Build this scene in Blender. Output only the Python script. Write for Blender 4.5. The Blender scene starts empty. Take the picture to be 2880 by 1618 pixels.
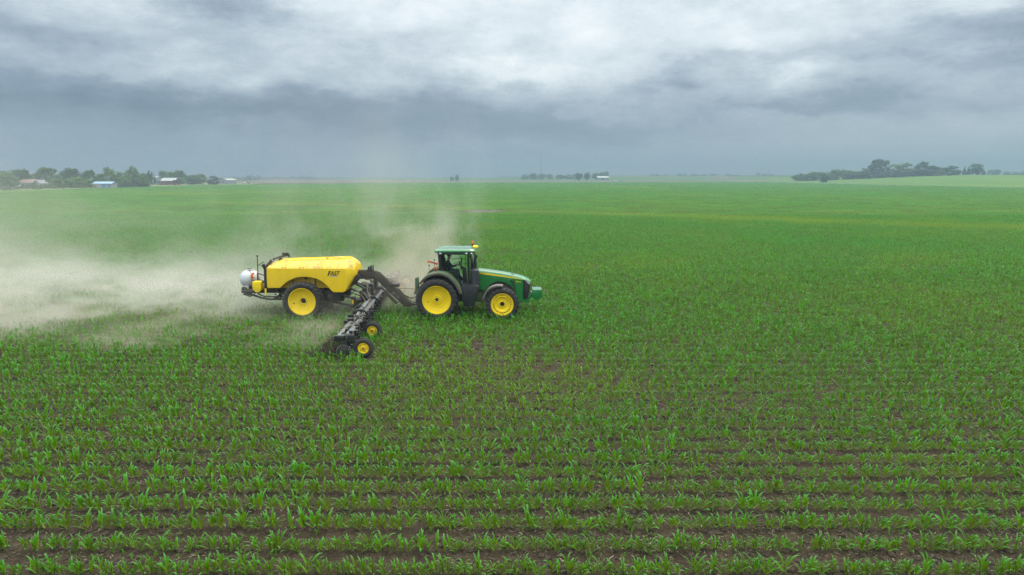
import bpy, bmesh, math, random
import numpy as np
from mathutils import Vector, Matrix, Euler, Quaternion
R = math.radians
rnd = random.Random(11)
nr = np.random.default_rng(5)
sc = bpy.context.scene
COL = sc.collection

# ------------------------------------------------------------------ camera
H = 6.7
PITCH = math.atan((809 - 496) / 1920)
cam_d = bpy.data.cameras.new("camera")
cam_d.lens = 24; cam_d.sensor_width = 36; cam_d.clip_end = 20000; cam_d.clip_start = 0.1
cam = bpy.data.objects.new("camera", cam_d)
COL.objects.link(cam)
cam.location = (0, 0, H)
cam.rotation_euler = (math.pi / 2 - PITCH, 0, 0)
sc.camera = cam

# ------------------------------------------------------------------ render settings
sc.view_settings.view_transform = 'Standard'
sc.view_settings.look = 'None'
sc.view_settings.gamma = 1
sc.view_settings.exposure = EXPOSURE = 0.65
sc.cycles.use_denoising = True
sc.cycles.denoising_prefilter = 'NONE'      # keeps the fine leaf detail
sc.cycles.max_bounces = 7
sc.cycles.diffuse_bounces = 3
sc.cycles.glossy_bounces = 2
sc.cycles.transmission_bounces = 4
sc.cycles.transparent_max_bounces = 12
sc.cycles.volume_bounces = 3
sc.cycles.sample_clamp_indirect = 4
sc.cycles.caustics_reflective = False
sc.cycles.caustics_refractive = False

# ------------------------------------------------------------------ sun
SUN_EL, SUN_AZ = R(58), R(20)          # azimuth measured from +Y towards +X
sun_d = bpy.data.lights.new("sun", 'SUN')
sun_d.energy = 1.5; sun_d.angle = R(18); sun_d.color = (1, .92, .78)
sun = bpy.data.objects.new("sun", sun_d)
COL.objects.link(sun)
sd = Vector((math.sin(SUN_AZ) * math.cos(SUN_EL), math.cos(SUN_AZ) * math.cos(SUN_EL), math.sin(SUN_EL)))
sun.rotation_euler = sd.to_track_quat('Z', 'Y').to_euler()

# ------------------------------------------------------------------ sky: overcast cloud deck over a sky texture
def build_world():
    w = bpy.data.worlds.new("World"); sc.world = w; w.use_nodes = True
    nt = w.node_tree; nt.nodes.clear(); L = nt.links.new
    def N(t, **k):
        n = nt.nodes.new(t)
        for a, b in k.items(): setattr(n, a, b)
        return n
    def put(n, i, v):
        if v is None: return
        if hasattr(v, 'links'): L(v, n.inputs[i])
        else: n.inputs[i].default_value = v
    def M(op, a, b=None, c=None, clamp=False):
        n = N('ShaderNodeMath', operation=op, use_clamp=clamp)
        put(n, 0, a); put(n, 1, b); put(n, 2, c)
        return n.outputs[0]
    def V(op, a, b=None, c=None):
        n = N('ShaderNodeVectorMath', operation=op)
        put(n, 0, a); put(n, 1, b); put(n, 2, c)
        return n.outputs['Value'] if op in ('DOT_PRODUCT', 'LENGTH') else n.outputs['Vector']
    tc = N('ShaderNodeTexCoord')
    sep = N('ShaderNodeSeparateXYZ'); L(tc.outputs['Generated'], sep.inputs[0])
    az = M('ARCTAN2', sep.outputs[0], sep.outputs[1])
    el = M('ARCSINE', sep.outputs[2])
    cmb = N('ShaderNodeCombineXYZ'); L(az, cmb.inputs[0]); L(el, cmb.inputs[1])
    p = cmb.outputs[0]
    def noise(scale, detail, rough, off, color=False):
        n = N('ShaderNodeTexNoise'); n.inputs['Scale'].default_value = 1
        n.inputs['Detail'].default_value = detail; n.inputs['Roughness'].default_value = rough
        L(V('MULTIPLY_ADD', p, scale, off), n.inputs['Vector'])
        return n.outputs['Color'] if color else n.outputs['Fac']
    warp = V('MULTIPLY_ADD', noise((8, 20, 1), 6, .62, (3, 7, 0), True), (.18, .085, 0), (-.09, -.0425, 0))
    q = V('ADD', p, warp)
    def dirof(px, py):
        a, b = (px - 1440) / 1920, (py - 809) / 1920
        c, s = math.cos(PITCH), math.sin(PITCH)
        x, y, z = a, c - b * s, -s - b * c
        return math.atan2(x, y), math.atan2(z, math.hypot(x, y))
    blobs = [  # px, py, wide, high, strength: centre and half size of a cloud mass, darker (-) or brighter (+) than the deck
        (150, 285, 420, 55, -.30), (640, 300, 330, 38, -.28), (1080, 300, 280, 45, -.18), (1450, 345, 420, 40, -.24),
        (40, 105, 190, 48, -.32), (640, 18, 150, 34, -.42), (2770, 105, 260, 46, -.38), (1895, 232, 70, 34, -.26),
        (2390, 258, 150, 24, -.24), (2190, 308, 120, 18, -.22), (1720, 385, 500, 26, -.1), (2700, 290, 220, 26, -.14),
        (250, 430, 800, 95, -.13), (1200, 440, 600, 70, -.05), (900, 120, 330, 40, -.10), (2150, 170, 120, 18, -.14),
        (1700, 10, 620, 110, .15), (1480, 205, 150, 30, .24), (2260, 186, 90, 20, .26), (1250, 40, 250, 70, .08), (2450, 420, 700, 90, .09),
        (2000, 120, 400, 60, .12), (500, 205, 520, 40, .08), (1330, 195, 120, 22, .14)]
    acc = None
    for px, py, wx, wy, s in blobs:
        a0, e0 = dirof(px, py)
        ia, ie = 1920 / wx * .85, 1920 / wy * .85
        d = V('MULTIPLY_ADD', q, (ia, ie, 0), (-a0 * ia, -e0 * ie, 0))
        g = M('POWER', .36788, V('DOT_PRODUCT', d, d))
        acc = M('MULTIPLY_ADD', g, s * (.86 if s < 0 else .7), acc if acc is not None else 0.0)
    mr = N('ShaderNodeMapRange', interpolation_type='SMOOTHSTEP')
    L(el, mr.inputs[0])
    for i, v in zip((1, 2, 3, 4), (R(.8), R(13), .405, .65)): mr.inputs[i].default_value = v
    f1 = M('MULTIPLY_ADD', noise((6, 16, 1), 8, .64, (11, 2, 0)), .52, -.26)
    f2 = M('MULTIPLY_ADD', noise((15, 27, 1), 8, .66, (1, 9, 0)), .38, -.19)
    fade = N('ShaderNodeMapRange'); L(el, fade.inputs[0])
    for i, v in zip((1, 2, 3, 4), (R(.5), R(6), .12, 1)): fade.inputs[i].default_value = v
    fb = M('MULTIPLY', M('ADD', f1, f2), fade.outputs[0])
    b = M('ADD', M('ADD', mr.outputs[0], acc), fb, clamp=True)
    ramp = N('ShaderNodeValToRGB'); L(b, ramp.inputs[0])
    e = ramp.color_ramp.elements
    e[0].position = 0; e[0].color = (.115, .165, .225, 1)
    e[1].position = 1; e[1].color = (.97, .98, .97, 1)
    for pos, c in ((.28, (.225, .29, .36, 1)), (.52, (.42, .49, .545, 1)), (.74, (.67, .735, .77, 1))):
        x = e.new(pos); x.color = c
    sky = N('ShaderNodeTexSky', sky_type='NISHITA')
    sky.sun_disc = False; sky.sun_elevation = SUN_EL; sky.sun_rotation = SUN_AZ
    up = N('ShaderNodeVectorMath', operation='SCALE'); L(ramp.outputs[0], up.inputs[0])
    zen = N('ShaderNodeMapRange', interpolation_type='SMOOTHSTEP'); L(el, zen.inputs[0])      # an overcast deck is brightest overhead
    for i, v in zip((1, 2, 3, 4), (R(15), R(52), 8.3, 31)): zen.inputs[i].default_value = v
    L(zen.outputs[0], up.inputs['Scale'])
    zt = N('ShaderNodeMapRange', interpolation_type='SMOOTHSTEP'); L(el, zt.inputs[0])
    for i, v in zip((1, 2, 3, 4), (R(16), R(45), 0, 1)): zt.inputs[i].default_value = v
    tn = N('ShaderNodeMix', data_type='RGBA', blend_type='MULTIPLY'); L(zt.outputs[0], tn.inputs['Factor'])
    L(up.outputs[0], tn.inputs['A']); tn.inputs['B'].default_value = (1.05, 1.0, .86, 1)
    mix = N('ShaderNodeMix', data_type='RGBA'); mix.inputs['Factor'].default_value = .05
    L(tn.outputs['Result'], mix.inputs['A']); L(sky.outputs[0], mix.inputs['B'])
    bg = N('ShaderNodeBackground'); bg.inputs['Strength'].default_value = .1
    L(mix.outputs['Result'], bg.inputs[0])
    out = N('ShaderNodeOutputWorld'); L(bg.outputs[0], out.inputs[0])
build_world()

# ------------------------------------------------------------------ helpers
def tag(o, label=None, cat=None, group=None, kind=None):
    if label: o['label'] = label
    if cat: o['category'] = cat
    if group: o['group'] = group
    if kind: o['kind'] = kind
    return o

def empty(name, loc=(0, 0, 0), parent=None, rz=0):
    o = bpy.data.objects.new(name, None); COL.objects.link(o)
    o.location = loc; o.rotation_euler = (0, 0, rz); o.empty_display_size = .2
    o.parent = parent
    return o

class MB:
    """collects shapes; build() links them as one mesh object"""
    def __init__(s): s.v = []; s.f = []
    def add(s, vs, fs):
        o = len(s.v); s.v += [tuple(p) for p in vs]; s.f += [tuple(i + o for i in f) for f in fs]; return s
    def box(s, x0, x1, y0, y1, z0, z1):
        vs = [(x, y, z) for x in (x0, x1) for y in (y0, y1) for z in (z0, z1)]
        return s.add(vs, [(0, 1, 3, 2), (4, 6, 7, 5), (0, 4, 5, 1), (2, 3, 7, 6), (0, 2, 6, 4), (1, 5, 7, 3)])
    def bar(s, a, b, w, h=None, up=(0, 0, 1)):
        h = h or w; a = Vector(a); b = Vector(b); d = (b - a).normalized()
        u = Vector(up)
        if abs(d.dot(u)) > .98: u = Vector((0, 1, 0))
        x = d.cross(u).normalized(); y = x.cross(d)
        vs = [p + x * (i * w / 2) + y * (j * h / 2) for p in (a, b) for i, j in ((-1, -1), (1, -1), (1, 1), (-1, 1))]
        return s.add(vs, [(3, 2, 1, 0), (4, 5, 6, 7), (0, 1, 5, 4), (1, 2, 6, 5), (2, 3, 7, 6), (3, 0, 4, 7)])
    def prism(s, poly, y0, y1):
        n = len(poly)
        vs = [(x, y0, z) for x, z in poly] + [(x, y1, z) for x, z in poly]
        fs = [tuple(range(n)), tuple(range(2 * n - 1, n - 1, -1))]
        fs += [((i + 1) % n, i, i + n, (i + 1) % n + n) for i in range(n)]
        return s.add(vs, fs)
    def tube(s, path, r, n=8, cap=True):
        P = [Vector(p) for p in path]; m = len(P)
        rr = r if isinstance(r, (list, tuple)) else [r] * m
        ref = None; vs = []; fs = []
        for i, p in enumerate(P):
            d = (P[min(i + 1, m - 1)] - P[max(i - 1, 0)]).normalized()
            if ref is None:
                ref = Vector((0, 0, 1)) if abs(d.z) < .9 else Vector((1, 0, 0))
            x = d.cross(ref).normalized(); y = x.cross(d); ref = y
            vs += [p + (x * math.cos(2 * math.pi * k / n) + y * math.sin(2 * math.pi * k / n)) * rr[i] for k in range(n)]
        for i in range(m - 1):
            fs += [(i * n + k, i * n + (k + 1) % n, (i + 1) * n + (k + 1) % n, (i + 1) * n + k) for k in range(n)]
        if cap: fs += [tuple(range(n - 1, -1, -1)), tuple(range((m - 1) * n, m * n))]
        return s.add(vs, fs)
    def lathe(s, prof, c=(0, 0, 0), axis='y', n=32, closed=False):
        """prof: (radius, along-axis) pairs"""
        vs = []; fs = []; m = len(prof)
        for k in range(n):
            a = 2 * math.pi * k / n; ca, sa = math.cos(a), math.sin(a)
            for r, t in prof:
                q = (r * ca, t, r * sa) if axis == 'y' else (r * ca, r * sa, t) if axis == 'z' else (t, r * ca, r * sa)
                vs.append((q[0] + c[0], q[1] + c[1], q[2] + c[2]))
        for k in range(n):
            k2 = (k + 1) % n
            for i in range(m if closed else m - 1):
                j = (i + 1) % m
                fs.append((k * m + i, k * m + j, k2 * m + j, k2 * m + i))
        if not closed:
            fs.append(tuple(k * m for k in range(n))); fs.append(tuple(k * m + m - 1 for k in range(n - 1, -1, -1)))
        return s.add(vs, fs)
    def ell(s, c, r, n=12, m=8):
        prof = [(math.cos(-math.pi / 2 + math.pi * i / m), math.sin(-math.pi / 2 + math.pi * i / m)) for i in range(m + 1)]
        vs = []; fs = []
        for k in range(n):
            a = 2 * math.pi * k / n
            for q, t in prof: vs.append((c[0] + r[0] * q * math.cos(a), c[1] + r[1] * q * math.sin(a), c[2] + r[2] * t))
        for k in range(n):
            k2 = (k + 1) % n
            for i in range(m): fs.append((k * (m + 1) + i, k2 * (m + 1) + i, k2 * (m + 1) + i + 1, k * (m + 1) + i + 1))
        return s.add(vs, fs)
    def mesh(s, name, mat, bevel=0, smooth=35):
        me = bpy.data.meshes.new(name); me.from_pydata(s.v, [], s.f); me.update()
        bm = bmesh.new(); bm.from_mesh(me)
        bmesh.ops.remove_doubles(bm, verts=bm.verts, dist=1e-5)
        bmesh.ops.recalc_face_normals(bm, faces=bm.faces)
        if bevel:
            ed = [e for e in bm.edges if len(e.link_faces) == 2 and e.calc_face_angle(0) > R(28)]
            bmesh.ops.bevel(bm, geom=ed, offset=bevel, segments=2, profile=.6, affect='EDGES', clamp_overlap=True)
        bm.to_mesh(me); bm.free()
        if smooth:
            me.polygons.foreach_set('use_smooth', [True] * len(me.polygons))
            me.set_sharp_from_angle(angle=R(smooth))
        if mat: me.materials.append(mat)
        return me
    def build(s, name, mat, parent=None, bevel=0, smooth=35, loc=None):
        o = bpy.data.objects.new(name, s.mesh(name, mat, bevel, smooth)); COL.objects.link(o)
        o.parent = parent
        if loc: o.location = loc
        return o

def copy_tree(o, parent=None):
    c = o.copy(); COL.objects.link(c); c.parent = parent
    for ch in o.children: copy_tree(ch, c)
    return c

# ------------------------------------------------------------------ materials
def mat_nodes(name):
    m = bpy.data.materials.new(name); m.use_nodes = True
    nt = m.node_tree
    return m, nt, nt.nodes['Principled BSDF'], nt.nodes['Material Output']

def paint(name, col, rough=.4, metal=0, dust=0.0, dustcol=(.23, .18, .13), scale=3.0, bump=0, spec=.5, streak=None, dthr=.45, dw=.25):
    """painted / moulded surface with its own blotchy dirt"""
    m, nt, b, out = mat_nodes(name); L = nt.links.new
    b.inputs['Roughness'].default_value = rough; b.inputs['Metallic'].default_value = metal
    b.inputs['Specular IOR Level'].default_value = spec
    tc = nt.nodes.new('ShaderNodeTexCoord')
    mp = nt.nodes.new('ShaderNodeMapping'); L(tc.outputs['Object'], mp.inputs[0])
    if streak: mp.inputs['Scale'].default_value = streak
    n1 = nt.nodes.new('ShaderNodeTexNoise'); n1.inputs['Scale'].default_value = scale
    n1.inputs['Detail'].default_value = 6; n1.inputs['Roughness'].default_value = .65
    L(mp.outputs[0], n1.inputs['Vector'])
    mr = nt.nodes.new('ShaderNodeMapRange'); L(n1.outputs['Fac'], mr.inputs[0])
    mr.inputs[1].default_value = dthr; mr.inputs[2].default_value = dthr + dw; mr.inputs[3].default_value = dust * .25; mr.inputs[4].default_value = dust
    mx = nt.nodes.new('ShaderNodeMix'); mx.data_type = 'RGBA'
    L(mr.outputs[0], mx.inputs['Factor']); mx.inputs['A'].default_value = (*col, 1); mx.inputs['B'].default_value = (*dustcol, 1)
    L(mx.outputs['Result'], b.inputs['Base Color'])
    r2 = nt.nodes.new('ShaderNodeMath'); r2.operation = 'MULTIPLY_ADD'; L(mr.outputs[0], r2.inputs[0])
    r2.inputs[1].default_value = .6; r2.inputs[2].default_value = rough; r2.use_clamp = True
    L(r2.outputs[0], b.inputs['Roughness'])
    if bump:
        bp = nt.nodes.new('ShaderNodeBump'); bp.inputs['Strength'].default_value = bump; bp.inputs['Distance'].default_value = .02
        L(n1.outputs['Fac'], bp.inputs['Height']); L(bp.outputs[0], b.inputs['Normal'])
    return m

M_GREEN = paint('green_paint', (.002, .160, .028), .3, dust=.06)
for _m in (M_GREEN,):
    _b = _m.node_tree.nodes['Principled BSDF']; _b.inputs['Coat Weight'].default_value = 1; _b.inputs['Coat Roughness'].default_value = .08
M_DGREEN = paint('dusty_green_paint', (.016, .10, .026), .5, dust=.75)
M_YEL = paint('yellow_paint', (.88, .62, .0), .45, dust=.22, dustcol=(.45, .33, .10), spec=.25, scale=4)
M_TANK = paint('yellow_poly', (.88, .59, .0), .5, dust=.42, dustcol=(.60, .40, .07), spec=.3, scale=1.6, streak=(1.2, 1, .5))
M_TANKTOP = paint('dirty_yellow_poly', (.86, .56, .02), .42, dust=.9, dustcol=(.40, .29, .14), scale=2.6, streak=(2.6, .6, .8), dthr=.46, dw=.16)
M_BLACK = paint('black_paint', (.009, .010, .013), .4, dust=.10)
M_STEEL = paint('dusty_black_steel', (.016, .016, .017), .5, dust=.28)
M_BROWN = paint('dusty_brown_steel', (.030, .026, .022), .55, dust=.5, dustcol=(.12, .095, .07))
M_GREY = paint('grey_steel', (.17, .178, .195), .35, metal=.3, dust=.25, dustcol=(.15, .13, .11))
M_LGREY = paint('light_steel', (.45, .45, .46), .35, metal=.5, dust=.3)
M_RUB = paint('tyre_rubber', (.018, .019, .022), .75, dust=.6, dustcol=(.085, .072, .06), scale=4)
M_WHITE = paint('white_poly', (.50, .54, .60), .4, dust=.15, dustcol=(.4, .36, .3))
M_FEND = paint('dusty_fender', (.055, .052, .05), .6, dust=.75, dustcol=(.17, .14, .115))
M_EXH = paint('dark_blue_black_metal', (.012, .016, .026), .38, dust=.12)
M_ORANGE = paint('orange_lens', (.75, .13, .01), .25)
M_RED = paint('red_reflector', (.65, .035, .02), .3)
M_LENS = paint('lamp_lens', (.62, .65, .68), .12, metal=.4)
M_HOSE = paint('dusty_hose', (.10, .09, .075), .6, dust=.6, dustcol=(.22, .185, .14))
M_SEAT = paint('seat_cloth', (.02, .02, .022), .8)
M_INT = paint('cab_plastic', (.035, .035, .033), .6, dust=.3)
M_NAVY = paint('navy_cloth', (.02, .028, .06), .85)
M_DENIM = paint('blue_denim', (.035, .05, .10), .85)
M_SKIN = paint('skin', (.45, .25, .17), .5)
M_DECAL = paint('black_decal', (.012, .008, .006), .45)
M_YDECAL = paint('yellow_decal', (.82, .60, .006), .4)
M_WDECAL = paint('white_decal', (.75, .74, .70), .4)

def glass_mat():
    m, nt, b, out = mat_nodes('cab_glass'); L = nt.links.new
    nt.nodes.remove(b)
    t = nt.nodes.new('ShaderNodeBsdfTransparent'); t.inputs[0].default_value = (.78, .93, .87, 1)
    g = nt.nodes.new('ShaderNodeBsdfGlossy'); g.inputs['Roughness'].default_value = .03
    lw = nt.nodes.new('ShaderNodeLayerWeight'); lw.inputs[0].default_value = .25
    mx = nt.nodes.new('ShaderNodeMixShader')
    L(lw.outputs['Fresnel'], mx.inputs[0]); L(t.outputs[0], mx.inputs[1]); L(g.outputs[0], mx.inputs[2]); L(mx.outputs[0], out.inputs[0])
    return m
M_GLASS = glass_mat()
# ------------------------------------------------------------------ terrain
def sstep(t):
    t = np.clip(t, 0, 1); return t * t * (3 - 2 * t)
def gz(x, y):
    x = np.asarray(x, float); y = np.asarray(y, float)
    z = 8.0 * sstep((x - 285) / 210) * sstep((y - 330) / 420)
    z = np.maximum(z, 7.6 * sstep((y - 950) / 650) * sstep((x + 150) / 500))
    z = z + 2.0 * sstep((y - 1500) / 1500)
    return z
def g(x, y): return float(gz(x, y))

def soil_mat():
    m, nt, b, out = mat_nodes('field_soil'); L = nt.links.new
    geo = nt.nodes.new('ShaderNodeNewGeometry')
    def noise(s, d=6, r=.65):
        n = nt.nodes.new('ShaderNodeTexNoise'); n.inputs['Scale'].default_value = s
        n.inputs['Detail'].default_value = d; n.inputs['Roughness'].default_value = r
        L(geo.outputs['Position'], n.inputs['Vector']); return n.outputs['Fac']
    fine, mid, big = noise(14, 8, .75), noise(2.2), noise(.12)
    cr = nt.nodes.new('ShaderNodeValToRGB'); L(fine, cr.inputs[0])
    e = cr.color_ramp.elements
    e[0].position = .30; e[0].color = (.016, .012, .008, 1); e[1].position = .72; e[1].color = (.108, .083, .052, 1)
    x = e.new(.52); x.color = (.046, .035, .022, 1)
    cr2 = nt.nodes.new('ShaderNodeValToRGB'); L(mid, cr2.inputs[0])
    e = cr2.color_ramp.elements
    e[0].position = .35; e[0].color = (.7, .68, .66, 1); e[1].position = .7; e[1].color = (1.25, 1.22, 1.2, 1)
    mx = nt.nodes.new('ShaderNodeMix'); mx.data_type = 'RGBA'; mx.blend_type = 'MULTIPLY'; mx.inputs['Factor'].default_value = 1
    L(cr.outputs[0], mx.inputs['A']); L(cr2.outputs[0], mx.inputs['B'])
    L(mx.outputs['Result'], b.inputs['Base Color'])
    b.inputs['Roughness'].default_value = .95; b.inputs['Specular IOR Level'].default_value = .15
    add = nt.nodes.new('ShaderNodeMath'); add.operation = 'MULTIPLY_ADD'; L(mid, add.inputs[0]); add.inputs[1].default_value = 1.5; L(fine, add.inputs[2])
    bp = nt.nodes.new('ShaderNodeBump'); bp.inputs['Strength'].default_value = .9; bp.inputs['Distance'].default_value = .05
    L(add.outputs[0], bp.inputs['Height']); L(bp.outputs[0], b.inputs['Normal'])
    return m
M_SOIL = soil_mat()

def field_mat(name, c1, c2, scale=.05, stretch=(1, 1, 1), rough=.9):
    m, nt, b, out = mat_nodes(name); L = nt.links.new
    geo = nt.nodes.new('ShaderNodeNewGeometry')
    mp = nt.nodes.new('ShaderNodeMapping'); L(geo.outputs['Position'], mp.inputs[0]); mp.inputs['Scale'].default_value = stretch
    n = nt.nodes.new('ShaderNodeTexNoise'); n.inputs['Scale'].default_value = scale; n.inputs['Detail'].default_value = 8; n.inputs['Roughness'].default_value = .7
    L(mp.outputs[0], n.inputs['Vector'])
    cr = nt.nodes.new('ShaderNodeValToRGB'); L(n.outputs['Fac'], cr.inputs[0])
    e = cr.color_ramp.elements
    e[0].position = .35; e[0].color = (*c1, 1); e[1].position = .65; e[1].color = (*c2, 1)
    L(cr.outputs[0], b.inputs['Base Color']); b.inputs['Roughness'].default_value = rough; b.inputs['Specular IOR Level'].default_value = .1
    return m
M_GRASS = field_mat('rough_grass', (.10, .14, .05), (.19, .21, .10), .15)
M_FALLOW = field_mat('fallow_soil', (.11, .105, .075), (.16, .145, .105), .03)
M_BEAN = field_mat('pale_green_field', (.065, .155, .020), (.11, .185, .035), .02, (1, .3, 1))
M_FARG = field_mat('far_green_field', (.05, .12, .03), (.09, .15, .05), .01)
M_GRAVEL = field_mat('pale_gravel', (.30, .26, .2), (.42, .37, .3), .4)
M_SILT = field_mat('bare_wet_silt', (.06, .05, .045), (.13, .12, .115), .6)

def terrain():
    xs = np.unique(np.concatenate([-np.geomspace(12, 3000, 46), [0], np.geomspace(12, 3000, 46)]))
    xs = np.unique(np.concatenate([xs, np.arange(270, 620, 10)]))
    ys = np.unique(np.concatenate([[-50, -20], np.arange(0, 60, 5), np.geomspace(60, 3000, 80), np.arange(300, 900, 20)]))
    X, Y = np.meshgrid(xs, ys); Z = gz(X, Y)
    v = np.stack([X.ravel(), Y.ravel(), Z.ravel()], 1); nx = len(xs); f = []
    for j in range(len(ys) - 1):
        for i in range(nx - 1):
            a = j * nx + i; f.append((a, a + 1, a + nx + 1, a + nx))
    b = MB(); b.v = [tuple(p) for p in v]; b.f = f
    o = b.build('ground', M_SOIL); tag(o, kind='structure')
terrain()

def sheet(name, quad, mat, dz, nx=30, ny=30, wob=0, label=None):
    (ax, ay), (bx, by), (cx, cy), (dx, dy) = quad      # a-b near edge, d-c far edge
    b = MB(); f = []; v = []
    for j in range(ny + 1):
        t = j / ny
        for i in range(nx + 1):
            s = i / nx
            x = (ax * (1 - s) + bx * s) * (1 - t) + (dx * (1 - s) + cx * s) * t
            y = (ay * (1 - s) + by * s) * (1 - t) + (dy * (1 - s) + cy * s) * t
            if wob and (j in (0, ny) or i in (0, nx)):
                x += rnd.uniform(-wob, wob); y += rnd.uniform(-wob, wob)
            v.append((x, y, g(x, y) + dz))
    for j in range(ny):
        for i in range(nx):
            a = j * (nx + 1) + i; f.append((a, a + 1, a + nx + 2, a + nx + 1))
    b.v = v; b.f = f
    o = b.build(name, mat); tag(o, label, kind='structure'); return o

# land around the corn field (field edges: left x about -235, right road x about 296, far edge y 650..880)
sheet('grass_verge', ((-900, 150), (-236, 150), (-236, 560), (-900, 560)), M_GRASS, .012, 40, 30, 1)
sheet('grass_verge', ((-900, 560.5), (-215, 560.5), (-250, 700), (-900, 700)), M_GRASS, .016, 40, 10)
sheet('dirt_track', ((-242, 150), (-232, 150), (-232, 400), (-242, 400)), M_GRAVEL, .03, 1, 30)
sheet('fallow_field', ((-250, 660), (620, 900), (1100, 1500), (-900, 1500)), M_FALLOW, .02, 40, 30)
sheet('far_field', ((-120, 1010), (900, 1010), (2300, 2900), (-900, 2900)), M_FARG, .05, 50, 40)
sheet('gravel_road', ((295, 180), (301, 180), (301, 960), (295, 960)), M_GRAVEL, .06, 2, 60)
sheet('pale_green_field', ((303, 180), (1500, 180), (1500, 1010), (303, 1010)), M_BEAN, .05, 80, 60)
sheet('bare_patch', ((-9.5, 129), (-2, 128), (-1.5, 136), (-10.5, 138)), M_SILT, .02, 10, 8, .8)

# ------------------------------------------------------------------ corn
def leaf_mat(name='corn_leaf'):
    m, nt, b, out = mat_nodes(name); L = nt.links.new
    def N(t): return nt.nodes.new(t)
    uv = N('ShaderNodeUVMap'); uv.uv_map = 'UVMap'
    sep = N('ShaderNodeSeparateXYZ'); L(uv.outputs[0], sep.inputs[0])
    cr = N('ShaderNodeValToRGB'); L(sep.outputs[1], cr.inputs[0])
    e = cr.color_ramp.elements
    e[0].position = 0; e[0].color = LEAF0; e[1].position = 1; e[1].color = LEAF2
    x = e.new(.52); x.color = LEAF1
    geo = N('ShaderNodeNewGeometry')
    n = N('ShaderNodeTexNoise'); n.inputs['Scale'].default_value = .045; n.inputs['Detail'].default_value = 5
    L(geo.outputs['Position'], n.inputs['Vector'])
    oi = N('ShaderNodeObjectInfo')
    at = N('ShaderNodeAttribute'); at.attribute_type = 'INSTANCER'; at.attribute_name = 'tint'
    hv = N('ShaderNodeHueSaturation'); L(cr.outputs[0], hv.inputs['Color'])
    a1 = N('ShaderNodeMath'); a1.operation = 'MULTIPLY_ADD'; L(oi.outputs['Random'], a1.inputs[0]); a1.inputs[1].default_value = .024; a1.inputs[2].default_value = .486
    a2 = N('ShaderNodeMath'); a2.operation = 'MULTIPLY_ADD'; L(n.outputs['Fac'], a2.inputs[0]); a2.inputs[1].default_value = .06; L(a1.outputs[0], a2.inputs[2])
    a3 = N('ShaderNodeMath'); a3.operation = 'SUBTRACT'; L(a2.outputs[0], a3.inputs[0]); a3.inputs[1].default_value = .03
    L(a3.outputs[0], hv.inputs['Hue'])
    v1 = N('ShaderNodeMath'); v1.operation = 'MULTIPLY_ADD'; L(oi.outputs['Random'], v1.inputs[0]); v1.inputs[1].default_value = .45; v1.inputs[2].default_value = .8
    L(v1.outputs[0], hv.inputs['Value'])
    mx = N('ShaderNodeMix'); mx.data_type = 'RGBA'; L(at.outputs['Fac'], mx.inputs['Factor'])
    L(hv.outputs[0], mx.inputs['A']); mx.inputs['B'].default_value = (.34, .42, .012, 1)
    L(mx.outputs['Result'], b.inputs['Base Color'])
    b.inputs['Roughness'].default_value = .42; b.inputs['Specular IOR Level'].default_value = LEAFSPEC
    tr = N('ShaderNodeBsdfTranslucent'); L(mx.outputs['Result'], tr.inputs[0])
    ms = N('ShaderNodeMixShader'); ms.inputs[0].default_value = .42
    L(b.outputs[0], ms.inputs[1]); L(tr.outputs[0], ms.inputs[2]); L(ms.outputs[0], out.inputs[0])
    return m
LEAF0, LEAF1, LEAF2 = (.185, .270, .000, 1), (.072, .235, .000, 1), (.092, .330, .080, 1)  # base, middle, tip: natural blue-green tip, brightened with a painted-in leaf sheen
LEAFSPEC = .26
M_LEAF = leaf_mat()
M_STALK = paint('corn_stalk', (.075, .135, .02), .5)

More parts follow.
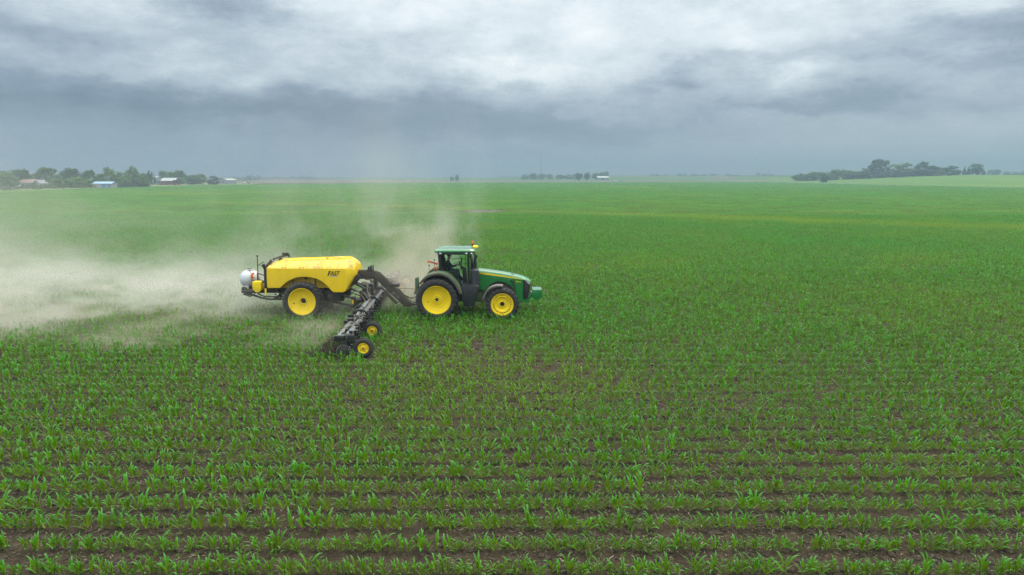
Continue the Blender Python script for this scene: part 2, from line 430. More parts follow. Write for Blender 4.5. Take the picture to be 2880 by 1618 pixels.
class Leafy:
    def __init__(s): s.v = []; s.f = []; s.uv = []
    def leaf(s, base, az, length, width, rise, droop, seg, t0=0.0, twist=0.0):
        """arching blade: rises steeply from the whorl, then bends over under its weight"""
        o = len(s.v); d = Vector((math.cos(az), math.sin(az), 0)); side = Vector((-d.y, d.x, 0))
        p = Vector(base); ang = rise
        rows = []
        for i in range(seg + 1):
            t = i / seg
            w = width * (math.sin(math.pi * min(1, .18 + .82 * t)) ** .8 if t < 1 else 0.03)
            tang = d * math.cos(ang) + Vector((0, 0, math.sin(ang)))
            nrm = side.cross(tang)
            sd = (side * math.cos(twist * t) + nrm * math.sin(twist * t))
            rows.append((p.copy(), sd * (w / 2), nrm * (w * .22), t))
            p = p + tang * (length / seg); ang -= droop / seg * (.10 + 3.2 * t ** 2.4)
        if seg >= 3:
            for q, sd, up, t in rows:
                s.v += [tuple(q - sd - up * -1), tuple(q), tuple(q + sd + up)]
            for i in range(seg):
                a = o + 3 * i
                for k in (0, 1):
                    s.f.append((a + k, a + k + 1, a + k + 4, a + k + 3))
                    ta, tb = t0 + (1 - t0) * rows[i][3], t0 + (1 - t0) * rows[i + 1][3]
                    s.uv += [(k * .5, ta), (k * .5 + .5, ta), (k * .5 + .5, tb), (k * .5, tb)]
        else:
            for q, sd, up, t in rows: s.v += [tuple(q - sd), tuple(q + sd)]
            for i in range(seg):
                a = o + 2 * i; s.f.append((a, a + 1, a + 3, a + 2))
                ta, tb = t0 + (1 - t0) * rows[i][3], t0 + (1 - t0) * rows[i + 1][3]
                s.uv += [(0, ta), (1, ta), (1, tb), (0, tb)]
    def plant(s, at, sz, r, seg, nleaf, wide=1.0, flat=0.0):
        az = r.choice((0, math.pi)) + r.gauss(0, .5); bx, by, bz = at
        st = .14 * sz
        for k in range(nleaf):
            u = k / max(1, nleaf - 1)
            a = az + k * math.pi + r.uniform(-.7, .7)
            ln = (.145 + .16 * math.sin(math.pi * (.2 + .65 * u))) * sz * r.uniform(.8, 1.2)
            s.leaf((bx, by, bz + st * (.12 + .88 * u)), a, ln, .040 * sz * wide * r.uniform(.8, 1.2),
                   R((50 + 34 * u) * (1 - .4 * flat) + r.uniform(-12, 8)), R(122 + 30 * (1 - u) + r.uniform(-40, 65)), seg, .0, r.uniform(-.8, .8))
    def mesh(s, name, mat):
        me = bpy.data.meshes.new(name); me.from_pydata(s.v, [], s.f)
        u = me.uv_layers.new(name='UVMap'); u.data.foreach_set('uv', np.array(s.uv, 'f').ravel())
        me.polygons.foreach_set('use_smooth', [True] * len(me.polygons)); me.materials.append(mat); me.update()
        return me

NV = 14
leaf_me = []; stalk_me = []
for k in range(NV):
    r = random.Random(100 + k)
    lf = Leafy(); sz = r.uniform(.9, 1.12)
    lf.plant((0, 0, 0), sz * .82, r, 6, r.choice((5, 6, 6, 7)), 1.08)
    leaf_me.append(lf.mesh('foliage', M_LEAF))
    b = MB(); b.tube([(0, 0, -.02), (.003, 0, .07 * sz), (.006, .002, .15 * sz)], [.011, .010, .006], 6)
    stalk_me.append(b.mesh('stalk', M_STALK))

PROTO = bpy.data.collections.new('crop_prototypes')      # only a source for the crop's scatter, not in the scene
def proto(name, me):
    o = bpy.data.objects.new(name, me); PROTO.objects.link(o); return o
idx = 0
# near plants: full blades (joined with their stalk), mid plants: shorter blades, far: patches of four rows
for k in range(NV):
    bm = bmesh.new(); bm.from_mesh(leaf_me[k]); me = bpy.data.meshes.new('plant')
    bm.to_mesh(me); bm.free(); me.materials.append(M_LEAF)
    proto('p%03d' % idx, me); idx += 1
MID0 = idx
for k in range(8):
    r = random.Random(300 + k); lf = Leafy(); lf.plant((0, 0, 0), r.uniform(.72, .88), r, 4, 5, 1.4, .3)
    proto('p%03d' % idx, lf.mesh('plant', M_LEAF)); idx += 1
FAR0 = idx
ROW = .76; PL = 4.0
for k in range(8):
    r = random.Random(500 + k); lf = Leafy()
    for row in range(4):
        x = -PL / 2
        while x < PL / 2:
            if r.random() > .03:
                lf.plant((x + r.uniform(-.04, .04), (row - 1.5) * ROW + r.uniform(-.03, .03), 0), r.uniform(.70, .90), r, 3, 5, 1.6, 1.0)
            x += .145
    proto('p%03d' % idx, lf.mesh('plant', M_LEAF)); idx += 1

MC = 33.11                                  # the machines' centre line, midway between two rows
ROW0 = 15.25 - 8 * ROW                      # a row's y
def fbm(x, y, s, seed):
    """cheap smooth value noise"""
    out = 0; amp = 1; tot = 0
    rg = np.random.default_rng(seed)
    T = rg.random((64, 64))
    for o in range(4):
        u = np.asarray(x) / s * 2 ** o + 17.3 * o; v = np.asarray(y) / s * 2 ** o + 5.1 * o
        iu = np.floor(u).astype(int); iv = np.floor(v).astype(int); fu = sstep(u - iu); fv = sstep(v - iv)
        a = T[iu % 64, iv % 64]; b = T[(iu + 1) % 64, iv % 64]; c = T[iu % 64, (iv + 1) % 64]; d = T[(iu + 1) % 64, (iv + 1) % 64]
        out = out + amp * ((a * (1 - fu) + b * fu) * (1 - fv) + (c * (1 - fu) + d * fu) * fv); tot += amp; amp *= .5
    return out / tot

DRAIN = np.array([(-75, 172), (-42, 162), (-20, 153), (-8, 138), (4, 131), (16, 122), (33, 113), (49, 101), (75, 84), (120, 70)])
def drain_dist(x, y):
    d = np.full(np.shape(x), 1e9)
    for (ax, ay), (bx, by) in zip(DRAIN[:-1], DRAIN[1:]):
        vx, vy = bx - ax, by - ay; t = np.clip(((x - ax) * vx + (y - ay) * vy) / (vx * vx + vy * vy), 0, 1)
        d = np.minimum(d, np.hypot(x - ax - t * vx, y - ay - t * vy))
    return d
def tint_of(x, y):
    dd = drain_dist(x, y) / (3.0 + 6 * fbm(x, y, 25, 12))
    t = np.exp(-dd * dd) * np.clip(1.9 * fbm(x, y, 22, 8) - .4, 0, 1) * .45
    t = t + np.clip(fbm(x, y, 60, 3) - .6, 0, 1) * 1.1 + np.clip(fbm(x, y, 11, 4) - .62, 0, 1) * .9
    return np.clip(t, 0, .8)

TYRES = []                                  # (x0, x1, y0, y1) footprints kept clear of plants
for xc, hl in ((-3.52, .62), (-.46, .5), (-9.84, .58)):
    for s in (-1, 1):
        yc = MC + s * (1.5 if xc > -9 else 1.45); TYRES.append((xc - hl, xc + hl, yc - .33, yc + .33))
for yw, xw in ((24.72, -5.55), (27.65, -5.86)): TYRES.append((xw - .3, xw + .3, yw - .02, yw + .25))
def crop_points():
    P = []; A = []
    def rows(y0, y1, step, margin=1.12):
        k0 = math.ceil((y0 - ROW0) / ROW); k1 = math.floor((y1 - ROW0) / ROW)
        for k in range(k0, k1 + 1):
            y = ROW0 + k * ROW
            hw = .75 * (y * .987 + 1.1) * margin + 3
            x = np.arange(-hw, hw, step) + nr.uniform(0, step)
            x = x + nr.normal(0, .024, len(x)); yy = np.full(len(x), y) + nr.normal(0, .032, len(x))
            yield x, yy
    front = []                               # the two nearest whole rows are plants of their own
    for k0, (lo, hi, kind0, nk, step) in enumerate(((9.8, 48, 0, NV, .122), (48, 118, MID0, 8, .12))):
        for x, y in rows(lo, hi, step):
            thin = fbm(x, y, 5.0, 21)
            keep = nr.random(len(x)) > (.03 + .30 * np.clip((thin - .64) / .14, 0, 1))
            for x0, x1, y0, y1 in TYRES: keep &= ~((x > x0) & (x < x1) & (y > y0) & (y < y1))
            bare = (np.abs(x + 5.8) < 4.2) & (np.abs(y - 133) < 4.5); keep &= ~bare
            x, y = x[keep], y[keep]
            if k0 == 0 and 10.6 < y.mean() < 11.8 and len(x):
                front.append((x, y)); continue
            n = len(x); tn = tint_of(x, y)
            sz = nr.uniform(.82, 1.24, n) * (.88 + .36 * fbm(x, y, 7, 2)) * (1 + .13 * sstep((y - 14) / 20)) * (1 - .3 * np.minimum(1, tn))
            P.append(np.stack([x, y, gz(x, y)], 1))
            A.append(np.stack([kind0 + nr.integers(0, nk, n), nr.normal(0, .55, n) + math.pi * nr.integers(0, 2, n), sz, tn], 1))
    k = math.ceil((118 - ROW0) / (4 * ROW)); y = ROW0 + k * 4 * ROW - 2.5 * ROW
    while y < 885:
        hw = .75 * (y + 1) * 1.1 + 6
        x = np.arange(max(-hw, -232), min(hw, 293), PL) + 0.0
        lim = 655 + (x + 250) * .36
        lim = np.where(x < -150, np.minimum(lim, 545 + (x + 232) * 1.25), lim)
        x = x[y < lim]
        if len(x):
            n = len(x); yy = np.full(n, y); tn = tint_of(x, yy)
            bare = (np.abs(x + 5.8) < 4.2) & (np.abs(y - 133) < 4.5)
            x, yy, tn = x[~bare], yy[~bare], tn[~bare]; n = len(x)
            P.append(np.stack([x, yy, gz(x, yy)], 1))
            A.append(np.stack([FAR0 + nr.integers(0, 8, n), nr.integers(0, 2, n) * math.pi, (.9 + .25 * fbm(x, yy, 40, 6)) * (1 - .3 * tn), tn], 1))
        y += 4 * ROW
    nw = 9000                                # small seedlings and weeds between the rows
    y = 10.2 + 34 * nr.random(nw) ** 1.3; x = nr.uniform(-1, 1, nw) * (.8 * y + 3)
    ok = fbm(x, y, 2.2, 51) > .47
    for x0, x1, y0, y1 in TYRES: ok &= ~((x > x0) & (x < x1) & (y > y0) & (y < y1))
    x, y = x[ok], y[ok]; n = len(x)
    P.append(np.stack([x, y, np.zeros(n)], 1))
    A.append(np.stack([nr.integers(0, NV, n), nr.uniform(0, 6.28, n), nr.uniform(.22, .5, n), np.zeros(n)], 1))
    for x, y in front:                       # the same rows go on beyond the frame
        o = np.abs(x) > .75 * (y + 1.2) + .3; n = int(o.sum())
        P.append(np.stack([x[o], y[o], np.zeros(n)], 1))
        A.append(np.stack([nr.integers(0, NV, n), nr.normal(0, .38, n), nr.uniform(.82, 1.2, n), np.zeros(n)], 1))
    return np.concatenate(P), np.concatenate(A), front
CP, CA, FRONT = crop_points()

def scatter(name, pts, att, coll, label, xyscale=True):
    me = bpy.data.meshes.new(name); me.vertices.add(len(pts)); me.vertices.foreach_set('co', pts.astype('f').ravel())
    def attr(n, t, key, data):
        a = me.attributes.new(n, t, 'POINT'); a.data.foreach_set(key, data)
    attr('kind', 'INT', 'value', att[:, 0].astype('i'))
    rot = np.zeros((len(pts), 3), 'f'); rot[:, 2] = att[:, 1]; attr('rot', 'FLOAT_VECTOR', 'vector', rot.ravel())
    attr('size', 'FLOAT', 'value', att[:, 2].astype('f')); attr('tint', 'FLOAT', 'value', att[:, 3].astype('f'))
    o = bpy.data.objects.new(name, me); COL.objects.link(o)
    ng = bpy.data.node_groups.new(name + '_scatter', 'GeometryNodeTree')
    ng.interface.new_socket('Geometry', in_out='INPUT', socket_type='NodeSocketGeometry')
    ng.interface.new_socket('Geometry', in_out='OUTPUT', socket_type='NodeSocketGeometry')
    N = ng.nodes.new; L = ng.links.new
    gi = N('NodeGroupInput'); go = N('NodeGroupOutput')
    ci = N('GeometryNodeCollectionInfo'); ci.inputs['Collection'].default_value = coll
    ci.inputs['Separate Children'].default_value = True; ci.inputs['Reset Children'].default_value = True
    iop = N('GeometryNodeInstanceOnPoints'); iop.inputs['Pick Instance'].default_value = True
    def na(n, t):
        x = N('GeometryNodeInputNamedAttribute'); x.data_type = t; x.inputs['Name'].default_value = n
        return x.outputs['Attribute']
    L(gi.outputs[0], iop.inputs['Points']); L(ci.outputs[0], iop.inputs['Instance'])
    L(na('kind', 'INT'), iop.inputs['Instance Index'])
    L(na('rot', 'FLOAT_VECTOR'), iop.inputs['Rotation']); L(na('size', 'FLOAT'), iop.inputs['Scale'])
    L(iop.outputs[0], go.inputs[0])
    md = o.modifiers.new('scatter', 'NODES'); md.node_group = ng
    tag(o, label, None, None, 'stuff')
    return o
crop = scatter('corn_crop', CP, CA, PROTO, 'young green corn filling the field in close rows')

ROWLAB = ['young corn plant with arching leaves in the row along the bottom edge of the photo',
          'young corn plant in the second row from the bottom edge of the photo']
for ri, (xs, ys) in enumerate(FRONT):
    n = 0
    o_ = sorted(zip(xs, ys))
    for x, y in o_:
        if abs(x) > .75 * (y + 1.2) + .3:    # outside the frame
            continue
        k = rnd.randrange(NV)
        e_ = empty('corn_plant', (x, y, 0), rz=rnd.gauss(0, .55) + math.pi * rnd.randrange(2))
        s = rnd.uniform(.78, 1.2) * (.82 + .36 * float(fbm(x, y, 7, 2))); e_.scale = (s, s, s)
        tag(e_, ROWLAB[min(ri, 1)], 'corn plant', 'corn plants in the nearest rows: row %s from the bottom edge' % ['one', 'two', 'three', 'four'][ri])
        for nm, me in (('stalk', stalk_me[k]), ('foliage', leaf_me[k])):
            c = bpy.data.objects.new(nm, me); COL.objects.link(c); c.parent = e_

# crop residue and clods lying on the soil of the near rows
RES = bpy.data.collections.new('residue_prototypes')
M_STRAW = paint('straw', (.17, .135, .10), .8); M_CLOD = paint('clod', (.045, .032, .022), .95, scale=20, dust=.5, dustcol=(.085, .062, .045))
for k in range(5):
    b = MB(); l = .012 + .007 * k; b.box(-l, l, -.004 - .0008 * k, .004 + .0008 * k, .002, .007)
    RES.objects.link(bpy.data.objects.new('r%02d' % k, b.mesh('r', M_STRAW)))
for k in range(4):
    b = MB(); r = random.Random(k)
    b.ell((0, 0, .01), (.05, .04, .03), 7, 4); b.v = [(x * r.uniform(.7, 1.3), y * r.uniform(.7, 1.3), z * r.uniform(.7, 1.3)) for x, y, z in b.v]
    RES.objects.link(bpy.data.objects.new('r%02d' % (5 + k), b.mesh('r', M_CLOD, smooth=0)))
nres = 26000
yy = 9.5 + 27 * nr.random(nres) ** 1.5; xx = nr.uniform(-1, 1, nres) * (.8 * yy + 3)
keep = fbm(xx, yy, 3.5, 33) > .42
xx, yy = xx[keep], yy[keep]; n = len(xx)
scatter('crop_residue', np.stack([xx, yy, np.zeros(n)], 1),
        np.stack([nr.choice(9, n, p=[.12, .12, .12, .1, .08, .13, .12, .11, .10]), nr.uniform(0, 6.28, n), nr.uniform(.5, 1.5, n), np.zeros(n)], 1),
        RES, 'pale straw bits and soil clods lying between the corn rows')
# ------------------------------------------------------------------ wheels
def wheel(parent, x, y, z, Rt, W, Rr, out, lugs, dish, hubr, style):
    """out: -1 when the outer side faces the camera"""
    w = empty('wheel', (x, y, z), parent)
    b = MB(); h = W / 2; lh = .045 * Rt / .95
    Rc = Rt - lh
    prof = [(Rr - .01, -h * .72), (Rr + .03, -h * .86), (Rr + (Rc - Rr) * .45, -h), (Rc - .09, -h * .97), (Rc - .03, -h * .85), (Rc, -h * .5), (Rc + .008, 0)]
    prof = prof + [(r, -t) for r, t in prof[-2::-1]]
    b.lathe(prof, n=56, closed=True)
    if lugs:
        da = 2 * math.pi / lugs
        for s in (-1, 1):
            for k in range(lugs):
                a0 = (k + (.5 if s > 0 else 0)) * da
                st = []
                for t, r, da2 in ((-.04, Rc + .004, 0), (.45, Rc, .30), (.80, Rc - .02, .52), (1.0, Rc - .085, .60), (1.005, Rc - .16, .60)):
                    a = a0 + da2 * da * 1.5; hw = .14 * da * (1 + .25 * t)
                    top = r + (lh if t < .9 else lh * .55)
                    yy = s * t * h * (1.0 if t < 1 else 1.012)
                    st.append([((r - .03) * math.cos(a - hw), yy, (r - .03) * math.sin(a - hw)), (top * math.cos(a - hw * .75), yy + (s * .018 if t >= 1 else 0), top * math.sin(a - hw * .75)),
                               (top * math.cos(a + hw * .75), yy + (s * .018 if t >= 1 else 0), top * math.sin(a + hw * .75)), ((r - .03) * math.cos(a + hw), yy, (r - .03) * math.sin(a + hw))])
                vs = [p for q in st for p in q]; fs = [(0, 1, 2, 3), (19, 18, 17, 16)]
                for i in range(4):
                    o = 4 * i; fs += [(o, o + 4, o + 5, o + 1), (o + 1, o + 5, o + 6, o + 2), (o + 2, o + 6, o + 7, o + 3), (o + 3, o + 7, o + 4, o)]
                b.add(vs, fs)
    else:
        for t in (-.5, -.17, .17, .5):
            b.lathe([(Rc - .01, h * (t - .1)), (Rc + lh * .5, h * (t - .08)), (Rc + lh * .5, h * (t + .08)), (Rc - .01, h * (t + .1))], n=48, closed=True)
    b.build('tyre', M_RUB, w, smooth=40)
    r = MB(); e = h * .78
    if style == 'deep':       # one deep dished disc
        pr = [(Rr + .02, e), (Rr + .02, e + .015), (Rr - .02, e + .012), (Rr - .045, e - .02), (Rr - .06, e - .07), (Rr - .10, e - .10), (Rr * .72, e - dish * .75), (Rr * .45, e - dish), (hubr + .10, e - dish), (hubr + .04, e - dish + .015), (hubr, e - dish + .015), (hubr, e - dish - .10), (hubr - .02, e - dish - .12)]
    elif style == 'rings':    # shallow disc with stepped rings
        pr = [(Rr + .02, e), (Rr + .02, e + .015), (Rr - .015, e + .012), (Rr - .04, e - .03), (Rr - .06, e - .06), (Rr * .63, e - dish * .8), (Rr * .62, e - dish * .8 - .02), (Rr * .6, e - dish * .8), (Rr * .44, e - dish * .9), (Rr * .43, e - dish * .9 - .02), (Rr * .41, e - dish * .85), (Rr * .28, e - dish * .8), (hubr + .02, e - dish * .7), (hubr, e - dish * .7), (hubr, e - dish * .7 - .02)]
    else:                     # raised centre inside a ring of slots
        pr = [(Rr + .02, e), (Rr + .02, e + .015), (Rr - .015, e + .012), (Rr - .03, e - .02), (Rr * .86, e - .035), (Rr * .84, e - .05), (Rr * .76, e - .05), (Rr * .72, e - .02), (Rr * .5, e - dish), (hubr + .10, e - dish), (hubr + .01, e - dish + .03), (hubr, e - dish + .03), (hubr, e - dish - .1)]
    r.lathe([(a, out * t) for a, t in pr] + [(.02, out * (pr[-1][1] - .03)), (.02, out * -h * .6), (Rr * .8, out * -h * .62), (Rr + .015, out * -h * .8)], n=48, closed=True)
    r.build('rim', M_YEL, w, smooth=30)
    hb = MB(); f0 = pr[-1][1]
    hb.lathe([(0.001, out * (f0 - .02)), (hubr * .96, out * (f0 - .02)), (hubr * .96, out * (f0 + .012)), (hubr * .5, out * (f0 + .02)), (0.001, out * (f0 + .02))], n=24)
    hb.build('hub', M_BLACK, w)
    bl = MB(); nb = 10; rb = hubr + .06; yb = pr[-4][1] if style == 'deep' else e - dish * (.78 if style == 'rings' else 1)
    for k in range(nb):
        a = 2 * math.pi * k / nb
        bl.lathe([(.001, out * (yb - .01)), (.013, out * (yb - .01)), (.013, out * (yb + .018)), (.001, out * (yb + .018))], (rb * math.cos(a), 0, rb * math.sin(a)), n=6)
    if style == 'slots':
        for k in range(20):
            a = 2 * math.pi * k / 20; rr_ = Rr * .80
            if k % 5 == 4: continue
            p = Vector((rr_ * math.cos(a), out * (e - .045), rr_ * math.sin(a))); tn = Vector((-math.sin(a), 0, math.cos(a)))
            bl.bar(p - tn * .035, p + tn * .035, .018, .02, (0, 1, 0))
    if style != 'slots':
        a = R(195) ; rr_ = Rr * .70
        ya = e - dish * .74
        bl.lathe([(.001, out * (ya - .03)), (.032, out * (ya - .03)), (.032, out * (ya + .012)), (.001, out * (ya + .012))], (rr_ * math.cos(a), 0, rr_ * math.sin(a)), n=10)
    bl.build('bolts', M_STEEL, w)
    return w

def text_mesh(name, txt, size, mat, parent, loc, rot=(math.pi / 2, 0, 0), shear=0, extrude=.002, sx=1.0, bold=0.0):
    c = bpy.data.curves.new(name, 'FONT'); c.body = txt; c.size = size; c.shear = shear; c.extrude = extrude; c.offset = bold
    t = bpy.data.objects.new(name, c); COL.objects.link(t)
    bpy.context.view_layer.update()
    me = bpy.data.meshes.new_from_object(t.evaluated_get(bpy.context.evaluated_depsgraph_get()))
    COL.objects.unlink(t); bpy.data.objects.remove(t)
    me.materials.clear(); me.materials.append(mat)
    o = bpy.data.objects.new(name, me); COL.objects.link(o); o.parent = parent; o.location = loc; o.rotation_euler = rot; o.scale = (sx, 1, 1)
    return o

# ------------------------------------------------------------------ tractor (origin on the ground under the rear axle)
def roof_mat():
    m = paint('roof_green', (.006, .19, .045), .3, dust=.25, dustcol=(.3, .36, .32))  # roof dust paled so its colour also stands in for whitish sky sheen
    b = m.node_tree.nodes['Principled BSDF']; b.inputs['Coat Weight'].default_value = 1; b.inputs['Coat Roughness'].default_value = .1
    return m
def tractor():
    t = empty('tractor', (-3.52, MC, 0))
    tag(t, 'green tractor with yellow wheels pulling the yellow tank trailer through the corn', 'tractor')
    for s in (-1, 1):
        wheel(t, 0, s * 1.50, .99, 1.0, .60, .655, s, 24, .17, .085, 'rings')
        wheel(t, 3.06, s * 1.50, .77, .79, .46, .515, s, 22, .10, .115, 'slots')
    # chassis: transmission, engine block and front axle
    b = MB()
    b.prism([(-.55, .75), (-.55, 1.35), (1.2, 1.45), (1.2, .68), (.6, .62)], -.36, .36)
    b.prism([(1.2, .68), (1.2, 1.5), (3.9, 1.4), (4.05, .66), (2.4, .6)], -.30, .30)
    b.tube([(0, -1.25, .99), (0, 1.25, .99)], .14, 12)
    b.box(2.92, 3.2, -1.25, 1.25, .66, .88)
    b.tube([(3.06, -1.32, .77), (3.06, -1.0, .77)], .2, 14); b.tube([(3.06, 1.0, .77), (3.06, 1.32, .77)], .2, 14)
    b.build('chassis', M_DGREEN, t, .02)
    # hood: lofted along its length, front wheel arch cut from its sides
    def hs(x):      # centre-top height
        return float(np.interp(x, [1.9, 2.5, 3.0, 3.48, 3.8, 4.12, 4.3, 4.42], [2.245, 2.17, 2.10, 2.01, 1.935, 1.845, 1.765, 1.69]))
    def hb(x):      # bottom of the side panel
        return float(np.interp(x, [1.9, 2.22, 2.3, 2.4, 2.5, 2.65, 2.83, 3.0, 3.15, 3.3, 3.47, 3.6, 3.7, 3.79, 3.86, 4.05],
                               [1.30, 1.22, 1.33, 1.45, 1.56, 1.64, 1.69, 1.675, 1.63, 1.56, 1.46, 1.30, 1.12, .87, .68, .66]))
    st = []
    xs = list(np.linspace(1.9, 4.05, 60)) + [4.06, 4.12, 4.2, 4.3, 4.38, 4.42]
    for x in xs:
        k = max(0, (x - 4.05) / .37)
        w = .48 * (1 - .26 * k ** 1.6) - .03 * max(0, (2.6 - x) / .7); zt = hs(x) - .01 * k
        zb = hb(x) if x <= 4.05 else zt - .11 + .05 * k
        zs = zt - .10
        zs = max(zs, zb + .02)
        st.append([(x, -w, zb), (x, -w - .012, (zb + zs) / 2), (x, -w, zs), (x, -w + .045, zt - .035), (x, -w + .15, zt), (x, 0, zt + .012), (x, w - .15, zt), (x, w - .045, zt - .035), (x, w, zs), (x, w + .012, (zb + zs) / 2), (x, w, zb)])
    b = MB(); m = 11
    b.v = [p for q in st for p in q]
    for i in range(len(st) - 1):
        for j in range(m - 1):
            a = i * m + j; b.f.append((a, a + m, a + m + 1, a + 1))
    b.f.append(tuple(range(m))); b.f.append(tuple(range((len(st) - 1) * m + m - 1, (len(st) - 1) * m - 1, -1)))
    # front panel behind the wheels
    b.prism([(3.86, .66), (4.05, .64), (4.36, .62), (4.37, .72), (4.08, .8), (3.9, .8)], -.44, .44)
    hood = b.build('hood', M_GREEN, t, 0, 32)
    # dark engine bay showing through the wheel arch
    b = MB(); b.prism([(2.25, .95), (2.35, 1.4), (2.83, 1.62), (3.3, 1.52), (3.72, 1.05), (3.75, .75)], -.40, .40)
    b.build('engine', M_BLACK, t, .02)
    for s in (-1, 1):
        b = MB()
        P = [(1.96, 2.075), (2.5, 2.02), (3.1, 1.935), (3.6, 1.855), (4.02, 1.775)]; T = [.085, .078, .066, .048, .012]
        vs = []; fs = []
        for (x, z), h in zip(P, T):
            yy = -(.4 + .08) + .03 * max(0, (2.6 - x) / .7)
            vs += [(x, s * (.486 - .03 * max(0, (2.6 - x) / .7) + .012), z - h / 2), (x, s * (.486 - .03 * max(0, (2.6 - x) / .7) + .010), z + h / 2)]
        for i in range(4): fs.append((2 * i, 2 * i + 2, 2 * i + 3, 2 * i + 1))
        b.add(vs, fs); b.build('stripe', M_YDECAL, hood)
        # two tall side vents
        b = MB()
        for dx in (0, .115):
            b.prism([(3.42 + dx, 1.76 - dx * .22), (3.50 + dx, 1.745 - dx * .22), (3.585 + dx * .9, 1.50 - dx * 1.5), (3.60 + dx * .85, 1.40 - dx * 2.2)], s * .486 if s > 0 else -.502, .502 if s > 0 else -.486)
        b.build('side_vent', M_BLACK, hood)
    text_mesh('lettering', 'JOHN DEERE', .070, M_DECAL, hood, (1.985, -.478, 2.036), (math.pi / 2, R(6.5), 0), .15, .002, 1.0, .001)
    text_mesh('model_number', '8370 R', .085, M_YDECAL, hood, (3.70, -.506, 1.655), (math.pi / 2, R(9), 0), 0, .002, 1.0, .002)
    # grille (mesh screen set back under the nose), headlights
    b = MB(); b.prism([(4.05, 1.735), (4.30, 1.68), (4.385, 1.58), (4.40, 1.45), (4.345, 1.15), (4.26, .80), (4.07, .78)], -.40, .40)
    gr = b.build('grille', M_BLACK, t, .015)
    b = MB()
    for k in range(9):
        z = .9 + k * .085
        xx = float(np.interp(z, [.8, 1.15, 1.45], [4.262, 4.347, 4.402]))
        b.bar((xx + .004, -.34, z), (xx + .004, .34, z), .018, .03)
        for s in (-1, 1): b.bar((4.1, s * .402, z + .01), (xx - .04, s * .402, z), .012, .016)
    b.build('grille_bar', M_STEEL, gr)
    for s in (-1, 1):
        b = MB(); b.prism([(4.16, 1.715), (4.32, 1.665), (4.405, 1.60), (4.40, 1.53), (4.34, 1.52), (4.25, 1.60)], s * .30 if s > 0 else -.415, .415 if s > 0 else -.30)
        b.build('headlight', M_LENS, t, .012)
    b = MB(); b.ell((3.52, -.27, 2.0), (.07, .05, .04), 10, 6); b.ell((3.6, -.27, 1.985), (.03, .05, .03), 8, 5)
    b.build('hood_latch', M_BLACK, t)
    # front weights on their bracket
    b = MB(); b.prism([(4.05, .62), (4.1, .80), (4.28, .86), (4.44, 1.10), (4.50, 1.12), (4.52, .92), (4.36, .72), (4.33, .60)], -.30, .30)
    b.build('weight_bracket', M_GREEN, t, .015)
    b = MB()
    for k in range(-9, 9):
        b.prism([(4.50, 1.02), (4.50, 1.23), (4.53, 1.265), (4.95, 1.265), (4.985, 1.23), (4.995, .90), (4.75, .75), (4.66, .74), (4.52, .86)], k * .05 + .002, k * .05 + .048)
    b.build('front_weight', M_GREEN, t, .004)
    # exhaust after-treatment can, stack and curved tip; intake pipe on cab pillar
    b = MB(); c = (1.73, -.80)
    b.lathe([(.001, 1.42), (.20, 1.42), (.205, 1.5), (.212, 1.52), (.212, 1.56), (.205, 1.58), (.205, 2.22), (.20, 2.27), (.11, 2.36), (.001, 2.37)], (*c, 0), 'z', 28)
    ex = b.build('exhaust', M_EXH, t)
    b = MB(); b.tube([(1.755, -.8, 2.33), (1.755, -.8, 2.66)], .095, 16)
    b.tube([(1.755, -.8, 2.6), (1.755, -.8, 2.72), (1.765, -.8, 2.83), (1.80, -.8, 2.93), (1.85, -.8, 3.0)], [.07, .07, .068, .066, .064], 14)
    b.build('exhaust_stack', M_EXH, ex)
    b = MB(); b.tube([(1.60, -.72, 2.2), (1.60, -.72, 2.75)], .065, 12); b.tube([(1.60, -.72, 2.75), (1.60, -.72, 2.88), (1.54, -.72, 2.93), (1.48, -.72, 2.94)], .05, 10)
    b.build('intake_pipe', M_BLACK, t)
    # fuel tank / steps under the cab door
    for s in (-1, 1):
        b = MB(); b.prism([(1.12, 1.02), (1.14, 1.58), (1.72, 1.60), (1.94, 1.56), (1.92, 1.3), (1.78, 1.1), (1.74, .6), (1.24, .58)], s * .62 if s > 0 else -1.22, 1.22 if s > 0 else -.62)
        b.build('fuel_tank', M_FEND if False else M_EXH, t, .04)
    b = MB()
    for z in (.62, .92, 1.22): b.box(1.2, 1.66, 1.2, 1.36, z, z + .04)
    b.build('step', M_STEEL, t)
    # cab
    def cabw(z): return .80 + .10 * (z - 1.5) / 1.6
    b = MB()
    for s in (-1, 1):
        y = lambda z: s * cabw(z)
        b.bar((.12, y(2.2), 2.2), (.06, y(3.1), 3.1), .13, .09, (0, 1, 0))       # rear pillar
        b.bar((1.46, y(1.58), 1.58), (1.44, y(3.1), 3.1), .11, .08, (0, 1, 0))   # front pillar
        b.bar((.1, y(2.25), 2.23), (.55, y(2.1), 2.10), .09, .06, (0, 1, 0))
        b.bar((.55, y(2.1), 2.10), (.92, y(1.8), 1.74), .08, .06, (0, 1, 0))
        b.bar((.92, y(1.8), 1.76), (1.08, y(1.56), 1.56), .08, .06, (0, 1, 0))
        b.bar((1.04, y(1.56), 1.57), (1.5, y(1.56), 1.57), .07, .07, (0, 1, 0))
        b.bar((.04, y(3.06), 3.07), (1.5, y(3.06), 3.07), .09, .08, (0, 1, 0))
    b.bar((.06, -.88, 3.07), (.06, .88, 3.07), .1, .08); b.bar((1.46, -.88, 3.07), (1.46, .88, 3.07), .1, .08)
    b.prism([(0, 1.46), (.0, 1.56), (1.5, 1.56), (1.56, 1.46)], -.78, .78)
    b.build('cab_frame', M_BLACK, t, .012)
